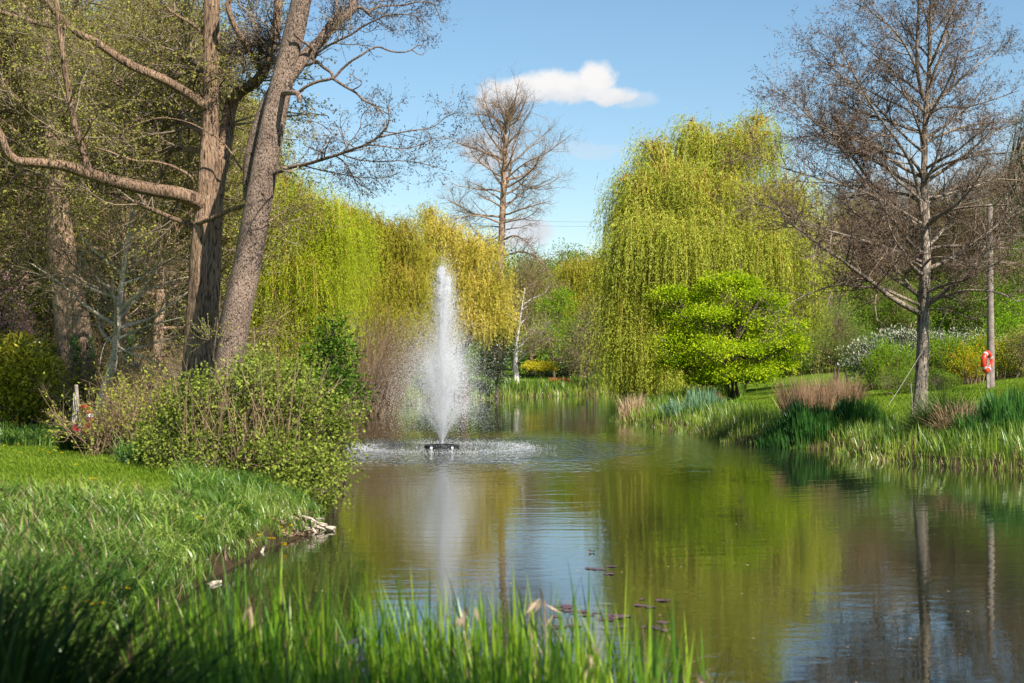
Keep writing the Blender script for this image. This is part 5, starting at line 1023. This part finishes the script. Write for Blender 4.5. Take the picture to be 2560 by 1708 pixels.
brush('bramble_thicket', 'brown brush behind the foot of the pale barked tree', 350, 33, 260, 260, 1.9, 282, leafm='brownbud', group='bramble thickets under the left trees', r=0.012)
brush('bramble_thicket', 'brown brush between the two big alders and the lime willow', 640, 42, 330, 260, 2.0, 283, leafm='bud', group='bramble thickets under the left trees', r=0.012)
brush('bramble_thicket', 'brown brush behind the brown trunked tree at the left', 200, 42, 320, 280, 2.6, 284, leafm='brownbud', group='bramble thickets under the left trees', r=0.014, twn=4)
brush('bramble_thicket', 'brown brush furthest back in the left wood', 420, 48, 360, 280, 3.4, 285, leafm='brownbud', group='bramble thickets under the left trees', r=0.016, twn=4)
# far understorey: closes the views under the crowns
hp = leafy('understorey_shrub', 'dark green understorey shrub below the olive willow', 'shrub', at(960, 86), [(960, 900, 86, 90, 60), (900, 880, 86, 60, 60), (1030, 900, 86, 60, 50), (960, 840, 87, 70, 60)], 420, 44, 0.3, 0.13, 0.07, M['green'], M['bark_dark'], M['twig_tan'], 291, trunk_r=0.07, stems=4, fork=0.3, low=-0.9, shell=0.6, group='understorey shrubs behind the pond')
for (px, d, rz, sc_, lb) in ((1120, 102, 1.0, 1.0, 'understorey shrub behind the fountain column'), (760, 84, 2.0, 1.25, 'understorey shrub behind the lime willow curtain'), (600, 76, 3.0, 1.3, 'understorey shrub behind the leaning trunk'), (420, 74, 4.0, 1.6, 'understorey shrub at the back of the left wood'), (200, 72, 5.0, 1.8, 'understorey shrub at the back left behind the ivy trunk'),
                       (0, 70, 0.5, 2.0, 'understorey shrub at the back left behind the blossom'), (1600, 96, 1.5, 1.0, 'understorey shrub behind the hanging willow curtain'), (1480, 134, 2.5, 1.5, 'understorey shrub in the far gap left of the grey bush'), (1290, 140, 3.5, 1.5, 'understorey shrub in the distance behind the white birch'), (1720, 90, 4.5, 1.2, 'understorey shrub behind the trunk of the tall willow'),
                       (1900, 84, 5.5, 1.2, 'understorey shrub behind the maple'), (2040, 80, 0.2, 1.0, 'understorey shrub behind the feathery one'), (1180, 128, 5.7, 1.4, 'understorey shrub left of the white birch in the distance'), (2200, 82, 2.2, 0.9, 'understorey shrub behind the cream flowers at the left'), (2420, 80, 3.3, 0.9, 'understorey shrub behind the cream flowers at the right')):
    clone(hp, at(px, d), rz, sc_, lb)

# ------------------------------------------------------------------ fountain and its spray
pm_black = plain_mat('black_plastic', (0.02, 0.02, 0.022), 0.35, (0.012, 0.012, 0.013), 30)
fo = thing('floating_fountain', 'black ring shaped floating fountain unit in the middle of the pond', 'fountain', (FX, FY, 0))
def seg_ring(g, R, z0, z1, w_, a0, a1, n=7):
    a = np.linspace(a0, a1, n); V = []
    for q in a:
        for rr_, zz in ((R - w_ / 2, z0), (R + w_ / 2, z0), (R + w_ / 2, z1 - 0.02), (R + w_ / 2 - 0.02, z1), (R - w_ / 2 + 0.02, z1), (R - w_ / 2, z1 - 0.02)): V.append((FX + rr_ * math.cos(q), FY + rr_ * math.sin(q), zz))
    idx = np.arange(n * 6).reshape(n, 6); nx = np.roll(idx, -1, 1); Q = np.stack([idx[:-1], nx[:-1], nx[1:], idx[1:]], -1).reshape(-1, 4)
    caps = [[idx[e, 0], idx[e, 1], idx[e, 2], idx[e, 5]] for e in (0, -1)] + [[idx[e, 5], idx[e, 2], idx[e, 3], idx[e, 4]] for e in (0, -1)]
    g.add(V, np.vstack([Q, caps]))
for k in range(6):
    g = Geo(); seg_ring(g, 0.40, -0.05, 0.085, 0.15, k * math.pi / 3 + 0.04, (k + 1) * math.pi / 3 - 0.04); g.build('float', pm_black, fo, smooth=False)
g = Geo(); lathe(g, [(0.0, 0.10), (0.05, 0.10), (0.06, 0.08), (0.10, 0.05), (0.12, 0.0), (0.12, -0.1), (0, -0.1)], (FX, FY, 0)); g.build('nozzle', pm_black, fo)
g = Geo()
for k in range(6): a = k * math.pi / 3; box(g, (FX + 0.22 * math.cos(a), FY + 0.22 * math.sin(a), 0.01), (0.26, 0.03, 0.03), a)
g.build('spokes', pm_black, fo, smooth=False)
lens_m = plain_mat('pale_lamp_lens', (0.75, 0.75, 0.72), 0.25, (0.6, 0.6, 0.58), 30)
for a in (-2.15, -0.95, 0.6, 2.5):
    g = Geo(); c = (FX + 0.49 * math.cos(a), FY + 0.49 * math.sin(a), -0.02); lathe(g, [(0, 0.07), (0.03, 0.07), (0.036, 0.06), (0.036, -0.03), (0, -0.03)], c, 14); g.build('lamp', lens_m, fo)

md, t, out = new_mat('water_drop')
d1 = t.node('ShaderNodeBsdfDiffuse'); d1.inputs[0].default_value = (0.97, 0.98, 1, 1)
d2 = t.node('ShaderNodeBsdfTranslucent'); d2.inputs[0].default_value = (0.97, 0.98, 1, 1)
gl = t.node('ShaderNodeBsdfGlossy'); gl.inputs['Roughness'].default_value = 0.15
mx = t.node('ShaderNodeMixShader'); mx.inputs[0].default_value = 0.5; t.l.new(d1.outputs[0], mx.inputs[1]); t.l.new(d2.outputs[0], mx.inputs[2])
m2 = t.node('ShaderNodeMixShader'); m2.inputs[0].default_value = 0.12; t.l.new(mx.outputs[0], m2.inputs[1]); t.l.new(gl.outputs[0], m2.inputs[2]); t.l.new(m2.outputs[0], out.inputs[0])

def drops(geo, pos, r, rng, stretch=None):
    """little octahedral drops"""
    n = len(pos); r = np.broadcast_to(r, (n,))[:, None]; sz = np.broadcast_to(1.0 if stretch is None else stretch, (n,))[:, None]
    X_, Y_, Z_ = np.eye(3) * 1.0
    V = np.stack([pos + X_ * r, pos + Y_ * r, pos - X_ * r, pos - Y_ * r, pos + Z_ * r * sz, pos - Z_ * r * sz], 1)
    b = np.arange(n)[:, None] * 6
    T = np.concatenate([b + np.array(f) for f in ((0, 1, 4), (1, 2, 4), (2, 3, 4), (3, 0, 4), (1, 0, 5), (2, 1, 5), (3, 2, 5), (0, 3, 5))])
    geo.add(V, T=T)
rng = np.random.default_rng(301)
def ballistic(n, vz, vzj, vr, vrj, tmax_f=1.0, tp=1.0, drag=0.0, a=None, wind=0.03):
    az_ = rng.random(n) * 6.2832 if a is None else a
    vz_ = vz * (1 + rng.normal(0, vzj, n)); vr_ = np.abs(vr + rng.normal(0, vrj, n)); T = 2 * vz_ / 9.81; tt = T * tmax_f * rng.random(n) ** tp
    rr_ = vr_ * tt * (1 - drag * tt); z = 0.12 + vz_ * tt - 4.905 * tt ** 2
    p = np.column_stack([FX + rr_ * np.cos(az_) + wind * tt * tt * 2.2, FY + rr_ * np.sin(az_), z]); keep_ = (z > 0.0) & ((tt < T * 0.5) | (rng.random(n) < np.clip((z - 0.25) / 1.3, 0.10, 1))); return p[keep_], None
g = Geo(); gm = Geo()
v5 = math.sqrt(2 * 9.81 * 4.6)
# tall core: several thin jets of slightly different height, then the curtain of falling drops around them
for k in range(7):
    a0 = rng.random() * 6.28; hh_ = (1.0, 0.955, 0.985, 0.93, 0.90, 0.97, 0.94)[k]
    p, f = ballistic(6500, v5 * hh_, 0.008, 0.10 + 0.05 * rng.random(), 0.035, 0.56, 1.0, 0, a0 + rng.normal(0, 0.35, 6500)); drops(g, p + rng.normal(0, 0.008, p.shape), 0.004 + 0.005 * rng.random(len(p)), rng, 1.5)
p, f = ballistic(42000, v5 * 0.94, 0.05, 0.16, 0.11, 1.0, 0.85); drops(g, p, 0.003 + 0.005 * rng.random(len(p)) ** 2, rng, 1.2)
p, f = ballistic(16000, v5 * 0.80, 0.10, 0.34, 0.14, 1.0, 0.8); drops(g, p, 0.003 + 0.005 * rng.random(len(p)) ** 2, rng)
# second tier
p, f = ballistic(105000, math.sqrt(2 * 9.81 * 2.15), 0.13, 0.86, 0.36, 1.0, 0.85, wind=-0.05); drops(g, p, 0.0025 + 0.005 * rng.random(len(p)) ** 2, rng)
p, f = ballistic(9000, math.sqrt(2 * 9.81 * 2.0), 0.07, 0.62, 0.05, 0.6, 1.0, 0, rng.choice([0.15, 0.25, 2.9, 3.1, 3.2, -0.1, 1.2, -1.3], 9000) + rng.normal(0, 0.1, 9000)); drops(g, p, 0.003 + 0.0045 * rng.random(len(p)), rng)
# low outer cone
p, f = ballistic(22000, math.sqrt(2 * 9.81 * 1.0), 0.08, 1.75, 0.20, 1.0, 0.9, 0.12); drops(g, p, 0.0025 + 0.0045 * rng.random(len(p)) ** 2.2, rng)
p, f = ballistic(3600, math.sqrt(2 * 9.81 * 1.1), 0.2, 2.5, 0.6, 1.0, 0.8, 0.12); drops(g, p, 0.003 + 0.005 * rng.random(len(p)), rng)
# splashes where the drops land
n = 6500; ra = np.sqrt(rng.random(n)) * 3.1; ra = np.where(rng.random(n) < 0.86, 2.25 + rng.normal(0, 0.22, n), ra); aa = rng.random(n) * 6.28
z = np.abs(rng.exponential(0.030, n)) * np.where(np.abs(ra - 2.1) < 0.7, 1.5, 0.8); drops(g, np.column_stack([FX + ra * np.cos(aa), FY + ra * np.sin(aa), z]), 0.003 + 0.006 * rng.random(n) ** 1.6, rng)
tag(g.build('water_spray', md, smooth=False), 'white column and cone of water drops thrown up by the fountain', 'water spray', kind='stuff')
# fine mist drifting off the column, as real air-borne water: a volume inside a closed lathe-turned shape
g = Geo(); prof = [(0.001, 4.7), (0.35, 4.6), (0.7, 3.9), (1.25, 3.0), (1.8, 2.1), (2.0, 1.4), (2.0, 0.6), (1.6, 0.12), (0.8, 0.06), (0.001, 0.04)]
lathe(g, prof, (FX + 0.05, FY, 0), 28)
mm, t, out = new_mat('spray_mist')
tc_ = t.node('ShaderNodeNewGeometry'); vs = t.node('ShaderNodeVectorMath', operation='SUBTRACT'); t.l.new(tc_.outputs['Position'], vs.inputs[0]); vs.inputs[1].default_value = (FX + 0.05, FY, 0)
s3 = t.node('ShaderNodeSeparateXYZ'); t.l.new(vs.outputs[0], s3.inputs[0])
rad_ = t.math('SQRT', t.math('ADD', t.math('MULTIPLY', s3.outputs[0], s3.outputs[0]), t.math('MULTIPLY', s3.outputs[1], s3.outputs[1])))
wid = t.math('ADD', 0.22, t.math('MULTIPLY', t.maprange(s3.outputs[2], 4.0, 1.1, 0, 1.45), t.maprange(s3.outputs[2], 0.1, 1.2, 0.25, 1.0)))
core = t.maprange(t.math('DIVIDE', rad_, wid), 1.0, 0.0)
low_ = t.maprange(s3.outputs[2], 0.15, 1.0, 0.2, 1.0)
nz = t.maprange(t.noise(t.mapping(tc_.outputs['Position'], (2, 2, 0.9)), 2.0, 3), 0.38, 0.62, 0.5, 1.3)
vol = t.node('ShaderNodeVolumePrincipled'); vol.inputs['Color'].default_value = (0.97, 0.98, 1, 1); vol.inputs['Anisotropy'].default_value = 0.0
t.l.new(t.math('MULTIPLY', t.math('MULTIPLY', core, low_), t.math('MULTIPLY', nz, 5.0)), vol.inputs['Density']); t.l.new(vol.outputs[0], out.inputs['Volume'])
tag(g.build('spray_mist', mm), 'pale mist drifting around the foot of the fountain column', 'mist', kind='stuff')

# ------------------------------------------------------------------ lifebuoys, poles, bench, wires
red = plain_mat('orange_red_plastic', (0.62, 0.045, 0.02), 0.35, (0.50, 0.035, 0.018), 4)
red2 = plain_mat('faded_red_plastic', (0.36, 0.012, 0.018), 0.45, (0.24, 0.01, 0.014), 5)
band = plain_mat('grey_reflective_band', (0.50, 0.50, 0.50), 0.35, (0.36, 0.36, 0.37), 20)
wood_w = plain_mat('weathered_wood', (0.33, 0.28, 0.23), 0.85, (0.16, 0.13, 0.11), 14, 0.004)
rope_m = plain_mat('pale_rope', (0.36, 0.33, 0.29), 0.9, (0.22, 0.20, 0.17), 60)
def lifebuoy(label, c, rz, tilt, mat, R=0.29, r=0.085, phase=0.6):
    o = thing('lifebuoy', label, 'lifebuoy', (c[0], c[1], c[2] - R - r)); M3 = rot_zx(rz, tilt); c = np.array(c)
    g = Geo(); torus(g, c, R, r, M3, 48, 18); g.build('ring', mat, o)
    for k in range(4):
        a = k * math.pi / 2 + phase; g = Geo(); torus(g, c, R, r + 0.004, M3, 6, 18, a - 0.11, a + 0.11); g.build('band', band, o)
    g = Geo(); pts = []
    for k in range(4):
        a = k * math.pi / 2 + phase
        for u in np.linspace(0, 1, 7)[:-1]:
            aa = a + u * math.pi / 2; rr_ = R + r + 0.012 + 0.03 * math.sin(u * math.pi); pts.append((rr_ * math.cos(aa), 0, rr_ * math.sin(aa)))
    pts.append(pts[0]); pp = (np.array(pts) @ M3.T + c); tubes(g, pp[None], np.full((1, len(pp)), 0.007), 6); g.build('grab_line', rope_m, o)
    return o
# right: ring on a short post beside the tall pole
pc = P(2467, 905, 48.2)
lifebuoy('orange lifebuoy with grey bands hanging beside the tall pole', tuple(pc), math.radians(52), 0.05, red)
zb = gz(pc[0] + 0.03, 48.35)
g = Geo(); lx = pc[0] + 0.09; box(g, (0, 0, (pc[2] + 0.25 - zb) / 2), (0.09, 0.09, pc[2] + 0.25 - zb + 0.1)); o = g.build('lifebuoy_post', wood_w, smooth=False); o.location = (lx, 48.38, zb)
tag(o, 'short weathered grey post holding the orange lifebuoy', 'post')
g = Geo(); box(g, (-0.05, -0.07, pc[2] + 0.1 - zb), (0.05, 0.16, 0.05)); h_ = g.build('peg', wood_w, None, smooth=False); h_.parent = o
pole = [P(2477, 980, 49), P(2477, 900, 49), P(2475, 700, 49), P(2474, 514, 49)]
o = thing('utility_pole', 'tall grey brown wooden pole rising out of the lawn at the right', 'pole', (pole[0][0], 49, gz(pole[0][0], 49)))
g = Geo(); trunk_tube(g, np.array(pole), [0.125, 0.12, 0.11, 0.10], np.random.default_rng(5), 20, 30, 0.0, 0.012); g.build('shaft', plain_mat('pole_wood', (0.27, 0.22, 0.19), 0.85, (0.16, 0.125, 0.105), 7, 0.006), o)
g = Geo(); lathe(g, [(0, 0.03), (0.07, 0.02), (0.108, -0.01), (0.112, -0.05), (0, -0.05)], pole[-1] + (0, 0, 0.02), 18); g.build('cap', plain_mat('zinc_cap', (0.35, 0.35, 0.36), 0.5, (0.25, 0.25, 0.26), 10), o)
# left: faded ring and throw rope on a leaning post
pl = P(205, 1050, 27.0); M3 = None
lifebuoy('dark red lifebuoy half hidden in the long grass at the left', tuple(P(205, 1050, 26.7)), math.radians(-38), -0.15, red2, 0.23, 0.065, 0.3)
g = Geo(); b0 = np.array([pl[0] - 0.04, 27.15, gz(pl[0], 27.1) - 0.05]); tp_ = P(190, 962, 27.1); tubes(g, smooth_path(np.array([b0, (b0 + tp_) / 2, tp_]), 8)[None], np.full((1, 8), 0.035), 10)
o = g.build('lifebuoy_post', wood_w); o.data.transform(__import__('mathutils').Matrix.Translation(-Vector(b0))); o.location = b0; tag(o, 'dark slim post behind the red lifebuoy in the grass', 'post')
r_ = np.random.default_rng(6); g = Geo(); lines = []
for k in range(16):
    e = P(178 + 22 * r_.random(), 1040 + 30 * r_.random(), 26.7 + 0.1 * r_.normal()); s0 = P(186, 985, 26.85) + r_.normal(0, 0.008, 3); lines.append(smooth_path(np.array([s0, s0 * 0.5 + e * 0.5 + r_.normal(0, 0.015, 3), e]), 8))
tubes(g, np.array(lines), np.full((16, 8), 0.008), 6); o = g.build('rescue_rope', rope_m); tag(o, 'bundle of pale rescue rope hanging from the slim post', 'rope')
# bench
bc = np.array(at(1400, 104)); wr = plain_mat('red_brown_boards', (0.36, 0.10, 0.035), 0.55, (0.25, 0.07, 0.025), 6)
o = thing('park_bench', 'red brown wooden bench on the far bank', 'bench', bc); rz = 0.25; zc = bc[2]
cr, sr = math.cos(rz), math.sin(rz); loc = lambda x, y, z: (bc[0] + x * cr - y * sr, bc[1] + x * sr + y * cr, zc + z)
g = Geo(); [box(g, loc(0, -0.20 + k * 0.13, 0.52), (1.45, 0.10, 0.04), rz) for k in range(3)]; g.build('seat', wr, o, smooth=False)
g = Geo(); [box(g, loc(0, 0.16 + 0.03 * k, 0.68 + k * 0.13), (1.45, 0.035, 0.10), rz) for k in range(2)]; g.build('backrest', wr, o, smooth=False)
for sx in (-0.62, 0.62):
    for sy in (-0.2, 0.16): g = Geo(); box(g, loc(sx, sy, 0.25), (0.07, 0.07, 0.52), rz); g.build('leg', wood_w, o, smooth=False)
# wires
dk = plain_mat('dark_cable', (0.05, 0.05, 0.055), 0.6)
for k in range(2):
    g = Geo(); a, b = P(980, 560 + 12 * k, 210) + (0, 0, 0), P(2300, 542 + 11 * k, 210); tt = np.linspace(0, 1, 24)[:, None]; q = a * (1 - tt) + b * tt; q[:, 2] -= 1.6 * 4 * tt[:, 0] * (1 - tt[:, 0]) - 1.4
    tubes(g, q[None], np.full((1, 24), 0.013), 5); tag(g.build('power_line', dk), ('upper' if k == 0 else 'lower') + ' thin overhead cable crossing the sky gap behind the cypress', 'cable')
for (a, b, lb) in ((P(2222, 1012, 36.5), P(2306, 878, 37.8), 'pale stay rope running from the ground up to the bare alder trunk'), (P(2340, 836, 39.2), P(2430, 640, 38.5), 'thin stay rope rising from behind the bare alder towards its right limb')):
    g = Geo(); tt = np.linspace(0, 1, 10)[:, None]; q = a * (1 - tt) + b * tt; q[:, 2] -= 0.02 * np.sin(tt[:, 0] * np.pi); tubes(g, q[None], np.full((1, 10), 0.006), 6); tag(g.build('stay_rope', rope_m), lb, 'rope')
g = Geo(); a = P(2281, 1050, 37.2); b = P(2277, 960, 37.2); tubes(g, np.array([a, a * .5 + b * .5 + (.01, 0, 0), b])[None], np.full((1, 3), 0.014), 8); tag(g.build('thin_stake', wood_w), 'thin upright grey stake just left of the bare alder trunk', 'stake')

# exposed roots and driftwood where the left bank meets the water
r_ = np.random.default_rng(311); pale = bark_mat('bleached_wood', (0.13, 0.095, 0.065), (0.50, 0.42, 0.33), 14, 0.5, 0.008)
bx = P(755, 1345, 20.1); o = thing('exposed_roots', 'bundle of pale broken roots sticking out of the bank below the leafy shrub', 'roots', (bx[0], bx[1], 0.02)); 
for (c0, n, dr_) in ((P(735, 1305, 20.2), 46, (1.0, -0.7, -0.2)), (P(712, 1340, 19.7), 34, (0.25, -1.0, -0.65)), (P(775, 1330, 20.2), 20, (0.9, -0.2, -0.5))):
    g = Geo(); s0 = c0 + r_.normal(0, 1, (n, 3)) * (0.09, 0.12, 0.09); W_ = walk(r_, s0, np.array(dr_) + r_.normal(0, 0.28, (n, 3)), 0.22 + 0.22 * r_.random(n), 6, 0.10, (0, 0, -0.03)); W_[:, :, 2] = np.maximum(W_[:, :, 2], -0.05)
    tubes(g, W_, np.linspace(1, 0.75, 6)[None] * (0.012 + 0.014 * r_.random((n, 1))), 8); g.build('root_cluster', pale, o)
for (a, b, c, rr_, lb) in ((P(632, 1420, 17.6), P(648, 1395, 17.8), P(660, 1368, 18.0), 0.028, 'pale forked piece of driftwood leaning out of the water'), (P(520, 1468, 15.2), P(535, 1458, 15.3), P(552, 1455, 15.4), 0.035, 'small pale chunk of wood at the edge of the near bank'), (P(610, 1412, 17.4), P(640, 1400, 17.5), P(690, 1402, 17.7), 0.018, 'long thin dead branch lying along the bank edge')):
    g = Geo(); q = smooth_path(np.array([a, b, c]), 10); tubes(g, q[None], np.linspace(rr_, rr_ * 0.5, 10)[None], 10, rng=r_, rough=0.08); tag(g.build('driftwood', pale), lb, 'driftwood')
# bare soil bank under the shrub, pale leaf litter
g = Geo(); c, s = scatter(9000, 0, 0, 19, 25, r_, lambda x, y, s: (s > 0) & (x < 0), wedge=(480, 800)); n = len(c)
leaves(g, c + (0, 0, 0.02), r_.normal(0, 1, (n, 3)) * (1, 1, 0.25), 0.05, 0.03, r_, r_.random(n), facing=(0, 0, 1)); tag(g.build('leaf_litter', M['litter']), kind='stuff')

# dandelions
def dandelion(p, first=[None]):
    if first[0] is None:
        o = thing('dandelion', 'yellow dandelion flower in the grass of the left bank', 'flower', (0, 0, 0), 'dandelions in the left bank grass')
        g = Geo(); tubes(g, np.array([[(0, 0, -0.2), (0.004, 0, 0.1), (0, 0, 0.22)]]), np.full((1, 3), 0.003), 5); g.build('stalk', M['grass'], o)
        g = Geo(); r = np.random.default_rng(1); n = 60; a = r.random(n) * 6.28; leaves(g, np.tile([[0, 0, 0.22]], (n, 1)), np.stack([np.cos(a), np.sin(a), 0.25 + 0.9 * r.random(n)], 1), 0.024, 0.010, r, r.random(n)); g.build('petals', M['dandelion'], o); first[0] = o
    else: o = clone(first[0], (0, 0, 0))
    o.location = tuple(p); o.rotation_euler = (0.15 * math.sin(p[0] * 50), 0.15 * math.cos(p[1] * 40), p[0] * 9)
for (px, py) in ((18, 1118), (45, 1116), (110, 1130), (57, 1137), (125, 1137), (153, 1138), (197, 1167), (232, 1203), (245, 1203), (500, 1300), (503, 1306), (605, 1270), (651, 1301), (670, 1303), (678, 1298), (708, 1308), (716, 1313), (724, 1320), (706, 1325), (712, 1333), (168, 1482), (215, 1518), (250, 1520), (228, 1524), (311, 1515)):
    d = 12.0
    for it in range(25):
        x = (px - CX) / F * d; z = gz(x, d) + 0.22; d = 0.5 * d + 0.5 * (EYE - z) * F / (py - HY)
    dandelion(((px - CX) / F * d, d, gz((px - CX) / F * d, d) + 0.03))
# water lily pads and floating leaves
pad_m = plain_mat('purple_lily_pad', (0.13, 0.05, 0.06), 0.4, (0.08, 0.035, 0.045), 9); first = None; r_ = np.random.default_rng(331)
for i in range(34):
    px, py = ((1370 + 190 * r_.random(), 1515 + 55 * r_.random()) if i < 20 else (1470 + 60 * r_.random(), 1415 + 30 * r_.random()) if i < 25 else (1560 + 150 * r_.random(), 1480 + 100 * r_.random()))
    d = EYE * F / (py - HY); loc_ = ((px - CX) / F * d, d, 0.006)
    if first is None:
        g = Geo(); a = np.linspace(0.25, 6.03, 16); r0_ = 0.055 * (1 + 0.05 * np.sin(a * 5)); V = [(0, 0, 0)] + [(q * math.cos(b_), q * math.sin(b_), 0.003 * math.sin(3 * b_)) for q, b_ in zip(r0_, a)] ; g.add(V, T=[(0, k, k + 1) for k in range(1, 16)]); first = g.build('lily_pad', pad_m); o = first
        tag(o, 'small purple lily pad floating in front of the rushes', 'lily pad', 'small lily pads floating in the foreground')
    else: o = first.copy(); COL.objects.link(o)
    s_ = 0.5 + 0.9 * r_.random(); o.location = loc_; o.rotation_euler = (0, 0, 6.28 * r_.random()); o.scale = (s_, s_, s_)
g = Geo(); c = P(1480, 1381, EYE * F / (1381 - HY)); leaves(g, np.tile(c + (0, 0, 0.01), (5, 1)), r_.normal(0, 1, (5, 3)) * (1, 0.3, 0.3) + (0, 0, 0.25), 0.05, 0.03, r_, r_.random(5)); tag(g.build('floating_leaf', M['cone_red']), 'curled dark red leaf floating in the reflected sky', 'leaf')

# unseen tree beside the viewpoint, its crown placed to shade the near left corner
WL = lambda x, y, z, rx, rz: (CX + x / y * F, HY - (z - EYE) / y * F, y, rx * F / y, rz * F / y)
leafy('overhanging_tree', 'unseen leafy tree beside the viewpoint, its crown shading the near left corner', 'tree', (5.2, 0.9, gz(5.2, 0.9)), [WL(2.6, 1.6, 6.3, 1.3, 0.7), WL(1.9, 2.6, 5.5, 1.2, 0.6), WL(1.2, 1.4, 5.2, 0.9, 0.5), WL(3.4, 1.2, 7.2, 1.2, 0.8)], 330, 44, 0.2, 0.09, 0.06, M['green'], M['bark_dark'], M['twig_alder'], 401, trunk_r=0.14, low=-0.9, shell=0.2)

g = Geo(); r_ = np.random.default_rng(501); n = 260; yv = 9 + 26 * r_.random(n) ** 1.3; xv = (700 + 1800 * r_.random(n) - CX) / F * yv; k = sdist(xv, yv) < -0.2
c = np.column_stack([xv, yv, np.full(n, 0.006)])[k]; n = len(c); leaves(g, c, r_.normal(0, 1, (n, 3)) * (1, 1, 0.0), 0.02 + 0.03 * r_.random(n), 0.012 + 0.012 * r_.random(n), r_, r_.random(n), facing=(0, 0, 4)); tag(g.build('floating_debris', M['litter']), kind='stuff')
